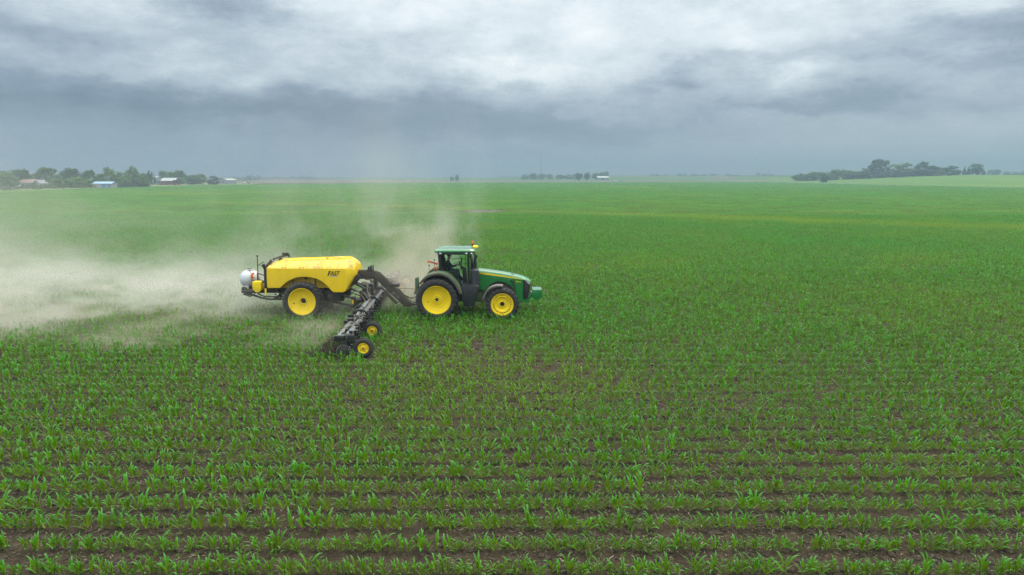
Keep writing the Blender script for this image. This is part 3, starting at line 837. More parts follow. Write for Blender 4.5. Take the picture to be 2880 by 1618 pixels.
    for s in (-1, 1):
        b = MB()
        pr = [(.16, 2.24), (.12, 3.04), (1.39, 3.04), (1.41, 1.62), (1.1, 1.62), (.95, 1.8), (.58, 2.13)]
        vs = [(x, s * (cabw(z) + .005), z) for x, z in pr]
        b.add(vs, [tuple(range(len(vs)))]); b.build('side_window', M_GLASS, t)
    b = MB(); b.add([(1.485, -.80, 1.62), (1.485, .80, 1.62), (1.465, .87, 3.04), (1.465, -.87, 3.04)], [(0, 1, 2, 3)]); b.build('windscreen', M_GLASS, t)
    b = MB(); b.add([(.08, -.82, 2.2), (.08, .82, 2.2), (.03, .87, 3.04), (.03, -.87, 3.04)], [(0, 1, 2, 3)]); b.build('rear_window', M_GLASS, t)
    b = MB()     # roof: rounded slab with a raised rim, dark underside
    def rr_loop(x0, x1, y0, y1, r, z, n=6):
        P = []
        for cx, cy, a0 in ((x1 - r, y1 - r, 0), (x0 + r, y1 - r, 90), (x0 + r, y0 + r, 180), (x1 - r, y0 + r, 270)):
            for k in range(n + 1): a = R(a0 + 90 * k / n); P.append((cx + r * math.cos(a), cy + r * math.sin(a), z))
        return P
    loops = [rr_loop(-.10, 1.68, -.92, .92, .15, 3.105), rr_loop(-.17, 1.75, -.97, .97, .18, 3.15), rr_loop(-.18, 1.76, -.98, .98, .2, 3.20), rr_loop(-.13, 1.70, -.94, .94, .2, 3.255), rr_loop(-.02, 1.58, -.84, .84, .2, 3.275), rr_loop(.06, 1.48, -.74, .74, .2, 3.262), rr_loop(.4, 1.1, -.4, .4, .2, 3.268)]
    n = len(loops[0]); b.v = [p for q in loops for p in q]
    for i in range(len(loops) - 1): b.f += [(i * n + k, i * n + (k + 1) % n, (i + 1) * n + (k + 1) % n, (i + 1) * n + k) for k in range(n)]
    b.f += [tuple(range(n - 1, -1, -1)), tuple(range((len(loops) - 1) * n, len(loops) * n))]
    roof = b.build('cab_roof', roof_mat(), t, 0, 50)
    b = MB(); b.box(-.06, 1.64, -.9, .9, 3.075, 3.11); b.box(-.13, .1, -.92, .92, 3.06, 3.12); b.box(1.5, 1.7, -.92, .92, 3.06, 3.12)
    b.build('roof_underside', M_BLACK, roof, .01)
    for s in (-1, 1):
        for x in (-.06, .13, 1.36, 1.60):
            b = MB(); b.ell((x, s * .945, 3.085), (.07 if x in (.13, 1.36) else .055, .05, .042), 12, 8); b.build('work_light', M_LENS, t)
    b = MB(); b.lathe([(.001, 3.27), (.035, 3.27), (.035, 3.42), (.05, 3.43), (.05, 3.45), (.001, 3.45)], (1.60, .05, 0), 'z', 12); b.build('beacon_base', M_BLACK, t)
    b = MB(); b.lathe([(.001, 3.45), (.052, 3.45), (.055, 3.50), (.05, 3.56), (.03, 3.59), (.001, 3.595)], (1.60, .05, 0), 'z', 16); b.build('beacon', M_ORANGE, t)
    b = MB(); b.lathe([(.001, 3.27), (.13, 3.27), (.15, 3.29), (.14, 3.34), (.10, 3.375), (.04, 3.39), (.001, 3.39)], (1.74, -.05, 0), 'z', 20)
    b.build('guidance_receiver', M_YEL, t)
    # rear fenders: band over the tyre plus its inner skirt
    for s in (-1, 1):
        P = [(-.80, 1.78), (-.66, 1.97), (-.45, 2.13), (-.2, 2.23), (.05, 2.27), (.25, 2.255), (.45, 2.19), (.63, 2.08), (.80, 1.91), (.95, 1.72), (1.08, 1.5), (1.16, 1.27)]
        def band(y0, y1, th):
            vs = []; fs = []
            for x, z in P:
                d = Vector((x, z - .99)).normalized()
                for q in (0, th):
                    for y in (y0, y1): vs.append((x - d.x * q, y, z - d.y * q))
            for i in range(len(P) - 1):
                a = 4 * i; fs += [(a, a + 4, a + 5, a + 1), (a + 2, a + 3, a + 7, a + 6), (a, a + 2, a + 6, a + 4), (a + 1, a + 5, a + 7, a + 3)]
            fs += [(0, 1, 3, 2), (4 * len(P) - 4, 4 * len(P) - 2, 4 * len(P) - 1, 4 * len(P) - 3)]
            return vs, fs
        b = MB(); b.add(*band(s * .80, s * 1.66, .03)); fd = b.build('rear_fender', M_DGREEN, t, .008, 40)
        P = [(x * .985, .99 + (z - .99) * .985) for x, z in P]
        b = MB(); b.add(*band(s * 1.61, s * 1.685, .09)); b.build('fender_lip', M_FEND, fd, .008, 40)
        b = MB(); b.prism([(-.75, 1.75), (-.4, 2.1), (.05, 2.22), (.45, 2.14), (.95, 1.66), (1.1, 1.25), (1.05, .9), (-.6, 1.0)], *((s * .76, s * .8) if s > 0 else (-.8, -.76)))
        b.build('fender_skirt', M_FEND, fd)
        b = MB(); b.box(-.16, -.06, *sorted((s * .93, s * 1.05)), 2.33, 2.46); b.build('turn_signal', M_ORANGE, t, .01)
        b = MB(); b.bar((-.1, s * 1.0, 2.22), (-.1, s * 1.0, 2.34), .03); b.bar((-.40, s * 1.1, 2.20), (-.40, s * 1.1, 2.52), .02); b.ell((-.40, s * 1.1, 2.54), (.03, .03, .06), 8, 6)
        b.build('signal_stalk', M_BLACK, t)
        # marker arm behind the cab
        if s < 0:
            b = MB(); b.bar((-.46, s * 1.22, 2.735), (-.30, s * 1.22, 2.715), .085, .03, (0, 1, 0)); arm = b.build('marker_arm', M_ORANGE, t, .01)
            b = MB(); b.bar((-.30, s * 1.22, 2.715), (-.19, s * 1.22, 2.69), .08, .03, (0, 1, 0)); b.bar((-.0, s * 1.2, 2.62), (.06, s * .9, 2.58), .03); b.build('arm_joint', M_GREY, arm)
            b = MB(); b.bar((-.19, s * 1.22, 2.69), (.01, s * 1.2, 2.61), .08, .03, (0, 1, 0)); b.build('reflector', M_RED, arm, .01)
        # front fenders
        P2 = [(2.16, 1.05), (2.22, 1.22), (2.33, 1.42), (2.46, 1.55), (2.62, 1.635), (2.80, 1.675), (3.0, 1.675), (3.10, 1.66)]
        P[:] = P2
        b = MB()
        vs = []; fs = []
        for x, z in P2:
            d = Vector((x - 3.0, z - .77)).normalized()
            for q in (0, .035):
                for y in (s * 1.28, s * 1.74): vs.append((x - d.x * q, y, z - d.y * q))
        for i in range(len(P2) - 1):
            a = 4 * i; fs += [(a, a + 4, a + 5, a + 1), (a + 2, a + 3, a + 7, a + 6), (a, a + 2, a + 6, a + 4), (a + 1, a + 5, a + 7, a + 3)]
        fs += [(0, 1, 3, 2), (4 * len(P2) - 4, 4 * len(P2) - 2, 4 * len(P2) - 1, 4 * len(P2) - 3)]
        b.add(vs, fs)
        e = 1.745 * s
        for (x0, z0), (x1, z1) in zip(P2[:-1], P2[1:]): b.bar((x0, e, z0 - .03), (x1, e, z1 - .03), .07, .025, (0, 1, 0))
        b.bar((2.8, s * 1.3, 1.65), (2.9, s * .5, 1.25), .05)
        b.build('front_fender', paint('grey_fender', (.10, .092, .09), .55, dust=.7, dustcol=(.19, .165, .145)) if s < 0 else bpy.data.materials['grey_fender'], t, .006, 40)
        # mirror
        b = MB(); b.tube([(1.5, s * .92, 2.93), (1.62, s * 1.15, 2.92)], .018, 6); b.ell((1.64, s * 1.2, 2.78), (.04, .11, .18), 10, 8); b.build('mirror', M_BLACK, t)
    # inside the cab
    b = MB(); b.box(.30, .78, -.25, .25, 1.98, 2.12); b.prism([(.20, 2.05), (.30, 2.05), (.26, 2.75), (.14, 2.75)], -.24, .24); b.box(.35, .7, -.2, .2, 1.56, 1.98)
    b.build('seat', M_SEAT, t, .04)
    b = MB(); b.prism([(1.12, 1.56), (1.34, 1.56), (1.28, 2.3), (1.1, 2.28)], -.17, .17); b.box(1.0, 1.2, -.2, .2, 2.25, 2.34)
    b.build('steering_column', M_INT, t, .03)
    b = MB(); w = [(Vector((1.02, 0, 2.42)) + Vector((.10 * math.cos(a), .2 * math.sin(a), -.17 * math.cos(a)))) for a in np.linspace(0, 2 * math.pi, 25)]
    b.tube(w, .017, 6, False); b.bar((1.1, 0, 2.3), (1.02, 0, 2.42), .05); b.bar((.99, -.18, 2.44), (.99, .18, 2.44), .03); b.build('steering_wheel', M_SEAT, t)
    b = MB(); b.box(.35, .95, -.62, -.34, 1.56, 2.18); b.box(.75, 1.0, -.58, -.4, 2.15, 2.26); b.build('armrest_console', M_INT, t, .03)
    b = MB(); b.box(1.06, 1.10, -.62, -.36, 2.62, 2.84); b.bar((1.08, -.5, 2.2), (1.08, -.5, 2.65), .03); b.build('monitor', M_SEAT, t, .01)
    b = MB()
    for z in (2.36, 2.62, 2.9): b.bar((.06, .86, z), (1.45, .86, z), .022)
    b.bar((1.2, .86, 1.6), (1.2, .87, 3.0), .025); b.tube([(.78, -.74, 1.62), (.8, -.74, 1.95), (.95, -.74, 2.05), (1.05, -.74, 1.9), (1.05, -.74, 1.62)], .02, 6)
    b.build('cab_rail', M_BLACK, t)
    # rear hitch
    b = MB(); b.prism([(-1.30, .98), (-1.22, 1.25), (-1.22, 1.78), (-1.06, 1.82), (-1.02, 1.0)], -.16, .16); b.box(-1.05, -.5, -.3, .3, .9, 1.25)
    for s in (-1, 1): b.bar((-.5, s * .35, .75), (-1.3, s * .42, .62), .07); b.bar((-.9, s * .38, .7), (-.75, s * .4, 1.7), .05)
    b.build('rear_hitch', M_DGREEN, t, .015)
    b = MB(); b.box(-1.6, -.5, -.09, .09, .42, .50); b.build('drawbar', M_STEEL, t, .01)
    b = MB()
    for k, y in enumerate((-.12, .0, .12)):
        b.tube([(-2.35, y - .1, 1.25), (-2.0, y - .1, 1.2), (-1.75, y, .95 - .05 * k), (-1.45, y, .80 - .04 * k), (-1.2, y, .85), (-1.08, y, 1.05)], .02, 6)
    b.tube([(-2.3, .1, 1.26), (-1.2, .05, 1.22)], .012, 5); b.tube([(-.75, -.3, 1.75), (-1.0, -.25, 1.55), (-1.06, -.2, 1.3)], .025, 6)
    b.build('hydraulic_hose', M_BLACK, t)
    return t
TR = tractor()

# ------------------------------------------------------------------ driver
def driver():
    ox, oy = -3.52, MC
    root = empty('person', (ox + .44, oy, 2.06))
    tag(root, 'person in dark shirt and cap driving inside the green tractor cab', 'person')
    V = []; Ed = []; Rr = []
    def vtx(p, r, prev=None):
        V.append(p); Rr.append(r)
        if prev is not None: Ed.append((prev, len(V) - 1))
        return len(V) - 1
    pel = vtx((0, 0, .10), (.15, .13))
    ab = vtx((-.03, 0, .26), (.135, .11), pel); ch = vtx((-.05, 0, .42), (.16, .125), ab); up = vtx((-.05, 0, .53), (.13, .10), ch)
    nk = vtx((-.03, 0, .62), (.055, .055), up); jw = vtx((0, 0, .70), (.075, .07), nk); hd = vtx((.005, 0, .78), (.09, .078), jw); tp = vtx((-.01, 0, .86), (.06, .055), hd)
    vtx((.085, 0, .755), (.014, .014), hd)
    for s in (-1, 1):
        vtx((0, s * .085, .76), (.012, .014), hd)
        hip = vtx((.02, s * .10, .08), (.10, .09), pel); kn = vtx((.44, s * .13, .12), (.068, .065), hip); an = vtx((.52, s * .13, -.30), (.045, .045), kn); vtx((.66, s * .13, -.36), (.04, .04), an)
        sh = vtx((-.05, s * .18, .50), (.062, .062), up); elb = vtx((.13, s * .25, .28), (.045, .045), sh); wr = vtx((.40, s * .17, .34), (.028, .028), elb)
        pm = vtx((.465, s * .165, .355), (.034, .022), wr)
        for k, (dy, ln) in enumerate(((-.026, .055), (-.009, .065), (.009, .06), (.026, .048))):
            a = vtx((.50, s * .165 + dy, .365), (.009, .009), pm); c = vtx((.50 + ln * .55, s * .165 + dy, .35), (.008, .008), a); vtx((.50 + ln * .5, s * .165 + dy, .325), (.007, .007), c)
        a = vtx((.47, s * .125, .37), (.010, .010), pm); vtx((.50, s * .115, .355), (.009, .009), a)
    me = bpy.data.meshes.new('body'); me.from_pydata(V, Ed, [])
    o = bpy.data.objects.new('body', me); COL.objects.link(o)
    sk = o.modifiers.new('skin', 'SKIN'); sk.use_smooth_shade = True
    for i, r in enumerate(Rr): me.skin_vertices[0].data[i].radius = r
    me.skin_vertices[0].data[0].use_root = True
    ss = o.modifiers.new('sub', 'SUBSURF'); ss.levels = 2; ss.render_levels = 2
    bpy.context.view_layer.update()
    m2 = bpy.data.meshes.new_from_object(o.evaluated_get(bpy.context.evaluated_depsgraph_get()))
    o.modifiers.clear(); o.data = m2
    m2.materials.clear()
    for m in (M_NAVY, M_SKIN, M_DENIM): m2.materials.append(m)
    for p in m2.polygons:
        c = p.center; p.use_smooth = True
        p.material_index = 1 if c.z > .60 or c.x > .36 and c.z > .28 else 2 if c.z < .14 else 0
    o.parent = root
    b = MB(); b.lathe([(.001, .90), (.06, .892), (.092, .86), (.098, .81), (.096, .795), (.001, .80)], (0, 0, 0), 'z', 16)
    b.prism([(.07, .80), (.19, .785), (.19, .795), (.07, .825)], -.07, .07)
    b.build('cap', M_NAVY, root, 0, 40)
driver()
# ------------------------------------------------------------------ liquid fertiliser trailer with its folding toolbar
def applicator():
    t = empty('tank_trailer', (-9.84, MC, 0))
    tag(t, 'yellow tank trailer with white rear tank and long black toolbar behind the tractor', 'farm trailer')
    for s in (-1, 1):
        wheel(t, 0, s * 1.45, .90, .93, .54, .63, s, 26, .20, .14, 'deep')
    # tank, lofted along x
    def side_b(x):
        return float(np.interp(x, [-1.75, -1.16, -1.10, -1.0, -.85, -.65, -.4, -.15, .1, .35, .6, .83, 1.0, 1.13, 1.25, 1.36, 1.42, 1.96, 2.05, 2.2, 2.36, 2.45],
                               [1.47, 1.47, 1.49, 1.58, 1.72, 1.84, 1.94, 1.99, 1.995, 1.97, 1.91, 1.80, 1.67, 1.54, 1.39, 1.28, 1.265, 1.265, 1.30, 1.56, 1.86, 2.02]))
    def wid(x): return 1.25 - .42 * float(sstep((x - 2.10) / .38)) - .05 * float(sstep((-1.55 - x) / .25))
    def top(x): return float(np.interp(x, [-1.78, -1.7, -1.55, -1.2, 0, 1.9, 2.12, 2.28, 2.39, 2.45], [2.52, 2.59, 2.64, 2.685, 2.72, 2.765, 2.755, 2.70, 2.60, 2.48]))
    def sho(x): return float(np.interp(x, [-1.78, -1.68, 1.95, 2.2, 2.35, 2.45], [2.38, 2.43, 2.415, 2.40, 2.36, 2.30]))
    def body(x, grow=0.0):
        sb = side_b(x); w = wid(x) + grow; zt = top(x) + grow; zs = sho(x) + grow * .5; inn = min(.80, w - .2)
        zb = min(1.42, sb) if x < 2.0 else sb
        h = [(0, zb), (inn, zb), (inn, max(sb - .015, zb)), (w - .03, sb), (w, sb + .03), (w + .015, (sb + zs) / 2), (w, zs - .02), (w - .03, zs + .02), (w * .78, zs + (zt - zs) * .52), (w * .46, zt - .05), (w * .36, zt - .015), (0, zt)]
        return h
    xs = [-1.77, -1.74, -1.70, -1.6] + list(np.linspace(-1.5, 1.98, 66)) + [2.04, 2.08, 2.14, 2.2, 2.26, 2.32, 2.37, 2.41, 2.44, 2.45]
    def loft(xs, f):
        b = MB(); loops = []
        for x in xs:
            h = f(x); loops.append([(x, -y, z) for y, z in h] + [(x, y, z) for y, z in h[-2:0:-1]])
        n = len(loops[0]); b.v = [p for q in loops for p in q]
        for i in range(len(loops) - 1): b.f += [(i * n + k, i * n + (k + 1) % n, (i + 1) * n + (k + 1) % n, (i + 1) * n + k) for k in range(n)]
        b.f += [tuple(range(n - 1, -1, -1)), tuple(range((len(loops) - 1) * n, len(loops) * n))]
        return b
    b = loft(xs, body)
    b.v = [(x - .13 * float(sstep((x - 1.5) / .7)), y, z) for x, y, z in b.v]
    tank = b.build('tank', M_TANK, t, 0, 28)
    tank.data.materials.append(M_TANKTOP)
    for p in tank.data.polygons:
        if p.center.z > 2.40 and p.normal.z > .2: p.material_index = 1
    # raised straps over the roof
    for xr in (-.95, -.12, .78):
        def strap(x):
            return None
        b = MB()
        for s in (-1, 1):
            for dx in (-.07, .07):
                pts = []
                for q in range(6, 11):
                    y, z = body(xr)[q]; pts.append((xr + dx + (.05 if q < 8 else 0), s * y, z + .006))
                for p, q in zip(pts[1:-1], pts[2:]): b.tube([p, q], .034, 8)
        b.build('roof_rib', M_TANKTOP, tank)
    b = MB()
    P = [(-1.45, top(-1.45)), (-.6, top(-.6)), (.8, top(.8)), (1.85, top(1.85))]
    for s in (-1, 1): b.tube([(x, s * .40, z + .0) for x, z in P], .035, 8)
    b.tube([(1.85, -.40, top(1.85)), (2.0, -.2, top(1.95)), (2.0, .2, top(1.95)), (1.85, .40, top(1.85))], .035, 8)
    b.build('roof_rail', M_TANK, tank)
    b = MB(); b.lathe([(.001, 2.70), (.24, 2.70), (.24, 2.79), (.20, 2.82), (.001, 2.83)], (1.45, 0, 0), 'z', 20); b.bar((1.2, -.3, 2.80), (1.75, -.3, 2.81), .03); b.build('tank_lid', M_TANKTOP, tank, .006)
    b = MB(); b.lathe([(.001, 2.70), (.05, 2.70), (.05, 2.80), (.001, 2.80)], (.9, -.25, 0), 'z', 10); b.bar((.85, -.36, 2.76), (1.0, -.36, 2.77), .04); b.build('vent_cap', M_STEEL, tank)
    # side shading recess on the front shoulder
    # lettering on the near side
    f = text_mesh('lettering', 'FAST', .265, M_DECAL, tank, (1.17, -1.272, 2.10), (math.pi / 2, 0, 0), .28, .003, .9, .003)
    b = MB(); b.add([(1.14, -1.271, 2.05), (1.18, -1.271, 2.05), (1.255, -1.271, 2.30), (1.215, -1.271, 2.30)], [(0, 1, 2, 3)])
    b.add([(1.27, -1.271, 2.075), (1.60, -1.271, 2.075), (1.606, -1.271, 2.09), (1.274, -1.271, 2.09)], [(0, 1, 2, 3)])
    for k in range(4): b.add([(1.27 + k * .085, -1.271, 2.03), (1.31 + k * .085, -1.271, 2.03), (1.316 + k * .085, -1.271, 2.055), (1.276 + k * .085, -1.271, 2.055)], [(0, 1, 2, 3)])
    b.build('emblem', M_DECAL, tank)
    b = MB(); b.add([(1.25, -1.270, 2.022), (1.62, -1.270, 2.022), (1.625, -1.270, 2.063), (1.26, -1.270, 2.063)], [(0, 1, 2, 3)]); b.build('emblem_backing', M_WDECAL, tank)
    # wheel-well liner, frame, axle
    b = MB()
    for x in (-.55, .52): b.bar((x, -1.12, 1.35), (x, -1.12, 1.9), .07)
    b.bar((0, -.9, 1.9), (0, .9, 1.9), .1)
    b.build('fender_strut', M_STEEL, t)
    b = MB()
    for s in (-1, 1):
        b.box(-2.3, 1.7, s * .55 - .09, s * .55 + .09, 1.14, 1.42)
        b.box(.35, 1.75, s * .72 - .08, s * .72 + .08, .78, 1.3)
        b.prism([(1.0, 1.28), (1.75, 1.28), (1.6, .82), (1.25, .70), (.9, .95)], *sorted((s * .78, s * .98)))
        b.bar((1.6, s * .5, 1.15), (2.45, s * .35, 1.95), .16, .2)
    b.tube([(0, -1.2, .9), (0, 1.2, .9)], .13, 12); b.box(-.25, .25, -.7, .7, .8, 1.2)
    for x in (-2.2, -1.4, -.7, .8): b.box(x - .06, x + .06, -.9, .9, 1.18, 1.4)
    b.box(-3.18, -2.0, -.75, .75, 1.15, 1.28); b.prism([(-3.18, 1.15), (-3.18, 1.42), (-3.02, 1.38), (-2.9, 1.15)], -.7, .7)
    b.build('frame', M_STEEL, t, .012)
    b = MB()
    for k in range(5): 
        for j in range(2): b.ell((1.08 + .06 * (k % 3), -.985, 1.12 - .07 * (k // 3) - .05 * j), (.012, .008, .012), 6, 4)
    b.build('bolt_row', M_LGREY, t)
    # plumbing below and behind
    b = MB()
    b.tube([(-3.0, -.6, 1.12), (-2.6, -.75, 1.06), (-2.2, -.8, .93), (-1.8, -.8, .86), (-1.3, -.78, .87), (-.7, -.75, .95), (-.3, -.7, .98)], .05, 8)
    b.tube([(-2.5, -.5, 1.1), (-2.1, -.6, .95), (-1.6, -.6, .95), (-1.2, -.6, 1.1)], .03, 7)
    b.tube([(-3.1, -.72, 1.1), (-2.7, -.9, 1.02), (-2.5, -.9, 1.12)], .035, 7)
    b.build('fill_hose', M_BLACK, t)
    b = MB()
    r_ = random.Random(4)
    for k in range(16):
        x = r_.uniform(-1.6, -.6); b.ell((x, r_.uniform(-.95, -.7), r_.uniform(.92, 1.2)), (r_.uniform(.03, .09), .05, r_.uniform(.03, .08)), 8, 5)
    for k in range(7):
        x = r_.uniform(-3.0, -2.5); b.ell((x, -.78, r_.uniform(1.08, 1.2)), (.06, .05, .05), 8, 5)
    b.box(-.95, -.5, -.98, -.85, 1.0, 1.1)
    b.build('valve_block', M_BLACK, t)
    # rear white tank, its saddle, cap and gauge
    b = MB(); b.ell((-3.06, .15, 1.73), (.47, .62, .46), 28, 18); b.box(-3.14, -2.94, -.44, -.36, 1.30, 1.46)
    wt = b.build('rear_tank', M_WHITE, t)
    b = MB(); b.lathe([(.001, 2.12), (.16, 2.12), (.16, 2.20), (.14, 2.21), (.001, 2.215)], (-3.0, .05, 0), 'z', 18); b.build('tank_neck', M_WHITE, wt)
    b = MB(); b.lathe([(.001, 2.212), (.12, 2.212), (.12, 2.235), (.001, 2.24)], (-3.0, .05, 0), 'z', 16); b.build('tank_cap', M_BLACK, wt)
    b = MB(); b.lathe([(.465, -.012), (.475, -.012), (.475, .012), (.465, .012)], (-3.06, .15, 1.73), 'y', 28, True); b.lathe([(.001, -.02), (.05, -.02), (.05, .02), (.001, .02)], (-2.70, -.36, 2.05), 'y', 12)
    b.build('strap', M_RED, wt)
    b = MB(); b.box(-2.76, -2.66, -.55, -.48, 1.82, 2.04); b.build('hose_reel', M_ORANGE, t, .01)
    b = MB(); b.tube([(-2.70, -.5, 2.05), (-2.85, -.4, 2.17), (-3.0, -.1, 2.25)], .014, 5); b.tube([(-2.6, -.5, 1.9), (-2.75, -.55, 1.75), (-2.5, -.6, 1.7)], .016, 5); b.build('rinse_hose', M_BLACK, t)
    # tool box
    b = MB(); b.prism([(-2.45, 1.75), (-2.43, 1.77), (-2.06, 1.77), (-2.04, 1.75), (-2.04, 1.42), (-2.1, 1.31), (-2.2, 1.26), (-2.32, 1.28), (-2.44, 1.42)], -1.22, -.80)
    b.build('tool_box', M_YEL, t, .012)
    # rear ladder frame: posts, rails, mast, lamp
    b = MB()
    for s in (-1, 1):
        b.bar((-1.82, s * 1.17, 1.30), (-1.80, s * 1.17, 2.42), .13, .12, (0, 1, 0)); b.bar((-1.80, s * 1.17, 2.40), (-1.90, s * 1.17, 2.60), .14, .12, (0, 1, 0))
        b.bar((-1.80, s * 1.12, 2.44), (-1.66, s * .70, 2.74), .05, .14)
        b.bar((-2.36, s * .6, 2.08), (-1.85, s * 1.15, 2.06), .045); b.bar((-2.3, s * .6, 1.76), (-1.85, s * 1.15, 1.74), .09)
    b.bar((-2.40, -.6, 1.55), (-2.40, -.6, 2.10), .05)
    b.build('rear_post', M_BLACK, t, .01)
    b = MB(); b.bar((-1.74, -.78, 2.55), (-1.62, -.5, 2.80), .18, .05); b.build('ladder_plate', M_GREY, t, .008)
    b = MB(); b.tube([(-1.60, -.62, 2.78), (-1.35, -.2, 2.86), (-1.22, .0, 2.88)], .05, 8); b.box(-1.34, -1.12, -.1, .1, 2.86, 3.02)
    b.tube([(-1.12, .0, 3.0), (-1.05, 0, 2.92), (-1.02, 0, 2.8)], .05, 8); b.build('breather_pipe', M_STEEL, t)
    b = MB(); b.tube([(-2.42, -.5, 1.6), (-2.40, -.5, 2.92)], .022, 7); b.box(-2.44, -2.36, -.54, -.46, 2.90, 2.95); b.bar((-2.4, -.5, 2.45), (-1.95, -.9, 2.68), .025)
    b.build('mast', M_BLACK, t)
    b = MB(); b.box(-1.86, -1.78, -1.26, -1.23, 1.18, 1.46); b.build('marker', M_YEL, t)
    # gooseneck
    b = MB()
    b.prism([(2.20, 2.11), (3.05, 2.11), (3.20, 2.08), (3.34, 1.99), (4.72, .74), (4.90, .50), (4.80, .36), (4.60, .36), (4.46, .46), (3.22, 1.69), (3.10, 1.735), (2.98, 1.75), (2.20, 1.75)], -.15, .15)
    b.prism([(2.16, 1.55), (2.30, 1.74), (2.3, 2.13), (2.12, 2.13)], -.3, .3); b.prism([(4.50, .82), (4.86, .62), (4.86, .36), (4.5, .40)], -.21, .21)
    b.build('gooseneck', M_BROWN, t, .015)
    b = MB(); b.bar((3.72, -.27, 1.06), (4.22, -.27, .56), .13, .13); b.bar((3.62, -.27, 1.16), (3.80, -.27, .98), .19, .19); b.tube([(3.60, -.27, 1.22), (3.55, -.27, 1.32), (3.63, -.27, 1.36)], .018, 6); b.bar((4.18, -.27, .60), (4.30, -.27, .62), .05)
    b.build('parking_jack', M_BROWN, t, .01)
    b = MB(); b.box(3.92, 4.34, -.22, .0, 1.37, 1.50)
    for k in range(8): b.bar((4.08 + k * .03, -.21, 1.28), (4.08 + k * .03, -.21, 1.38), .014)
    b.bar((3.95, -.15, 1.1), (3.95, -.15, 1.4), .05)
    b.build('hose_coupler', M_BLACK, t)
    b = MB()
    for k in range(4):
        y = -.10 + .07 * k
        b.tube([(2.3, y, 2.15), (3.0, y, 2.15), (3.35, y, 2.04), (3.75, y, 1.66), (4.0, y, 1.47)], .022, 6)
    b.build('hose', M_BROWN, t)
    b = MB(); b.box(2.90, 3.0, -.1, .08, 2.12, 2.36); b.bar((2.8, -.05, 2.15), (2.98, -.05, 2.42), .05); b.bar((3.06, 0, 2.1), (3.05, 0, 2.42), .04)
    for k in range(4): b.tube([(2.78, -.12 + k * .05, 2.14), (2.84, -.16, 2.28 + .03 * k), (2.95, -.1, 2.3), (3.1, -.12, 2.16)], .018, 5)
    b.build('flow_meter', M_STEEL, t)
    b = MB(); b.bar((3.95, -.153, 1.14), (4.12, -.153, .99), .10, .004, (0, 1, 0)); b.bar((4.2, -.153, .92), (4.32, -.153, .81), .06, .004, (0, 1, 0)); b.build('decal_plate', M_GREY, t)
    # lift linkage from frame to toolbar
    b = MB()
    for s in (-1, 1):
        for dy in (.80, .95):
            b.bar((1.38, s * dy, 1.22), (2.24, s * dy, .90), .05, .09, (0, 1, 0)); b.bar((1.30, s * dy, .74), (2.20, s * dy, .56), .05, .09, (0, 1, 0))
        b.bar((2.22, s * .87, .48), (2.26, s * .87, 1.0), .14, .16); b.box(2.16, 2.34, s * .87 - .1, s * .87 + .1, .55, .98)
        b.bar((1.5, s * .87, .70), (1.95, s * .87, 1.02), .04)
    b.bar((2.25, -1.3, .62), (2.25, 1.3, .62), .16, .16); b.bar((2.0, -.9, 1.25), (2.5, -.6, 1.0), .04)
    b.bar((2.0, .5, 1.55), (2.75, .5, 1.15), .05, .06); b.bar((2.0, .7, 1.35), (2.7, .7, 1.0), .05, .06); b.bar((2.05, -.2, 1.65), (2.7, -.2, 1.25), .05, .06)
    b.build('lift_linkage', M_STEEL, t, .006)
    b = MB()
    for s in (-1, 1): b.tube([(1.45, s * .87, .68), (2.1, s * .87, .56)], .045, 10); b.tube([(1.9, s * .87, .60), (2.2, s * .87, .54)], .022, 8)
    b.build('lift_cylinder', M_LGREY, t)
    b = MB(); b.box(2.20, 2.26, -1.06, -1.00, .62, .86); b.build('marker', M_YEL, t)
    # ---- toolbar: two beams in segments, slightly skewed behind the tractor
    def tx(y, dx=0): return 3.27 - .055 * y + dx
    def P(y, dx, z): return (tx(y, dx), y, z)
    zb = .80
    b = MB()
    for y0, y1 in ((-8.25, -4.55), (-4.5, -1.35), (-1.3, 1.3), (1.35, 4.5), (4.55, 8.2)):
        dz = .06 if abs(y0 + y1) < 9 else 0
        b.bar(P(y0, 0, zb + dz), P(y1, 0, zb + dz), .17, .20)
        b.bar(P(y0, -.36, zb - .03 + dz), P(y1, -.36, zb - .03 + dz), .13, .13)
        for k in range(5):
            y = y0 + .2 + (y1 - y0 - .4) * k / 4
            b.bar(P(y, .07, zb - .03 + dz), P(y, -.40, zb - .03 + dz), .09, .10)
            b.bar(P(y - .1, 0, zb + dz), P(y - .085, 0, zb + dz), .195, .225)
    b.build('toolbar', M_GREY, t, .006)
    b = MB()
    for y in (-4.52, -1.33, 1.33, 4.52):     # fold hinges
        b.bar(P(y - .25, -.42, .92), P(y - .25, -.2, 1.10), .06, .10); b.bar(P(y - .25, -.2, 1.10), P(y - .25, .02, 1.10), .06, .10); b.bar(P(y - .25, .02, 1.10), P(y - .25, .22, .94), .06, .10)
        b.bar(P(y - .3, -.45, .86), P(y - .3, .2, .86), .12, .12); b.bar(P(y + .3, -.45, .86), P(y + .3, .2, .86), .12, .12)
        b.bar(P(y - .25, -.1, 1.05), P(y + .7, -.1, .92), .05)
    b.bar(P(-8.28, -.5, .74), P(-8.28, -.14, .74), .18, .20); b.bar(P(-8.30, -.02, .74), P(-8.30, .24, .74), .16, .26); b.bar(P(8.2, -.45, .78), P(8.2, .2, .78), .14, .2)
    b.bar(P(-5.6, -.55, .86), P(-5.6, .15, .88), .10, .12)
    b.build('hinge_frame', M_BLACK, t, .006)
    b = MB()
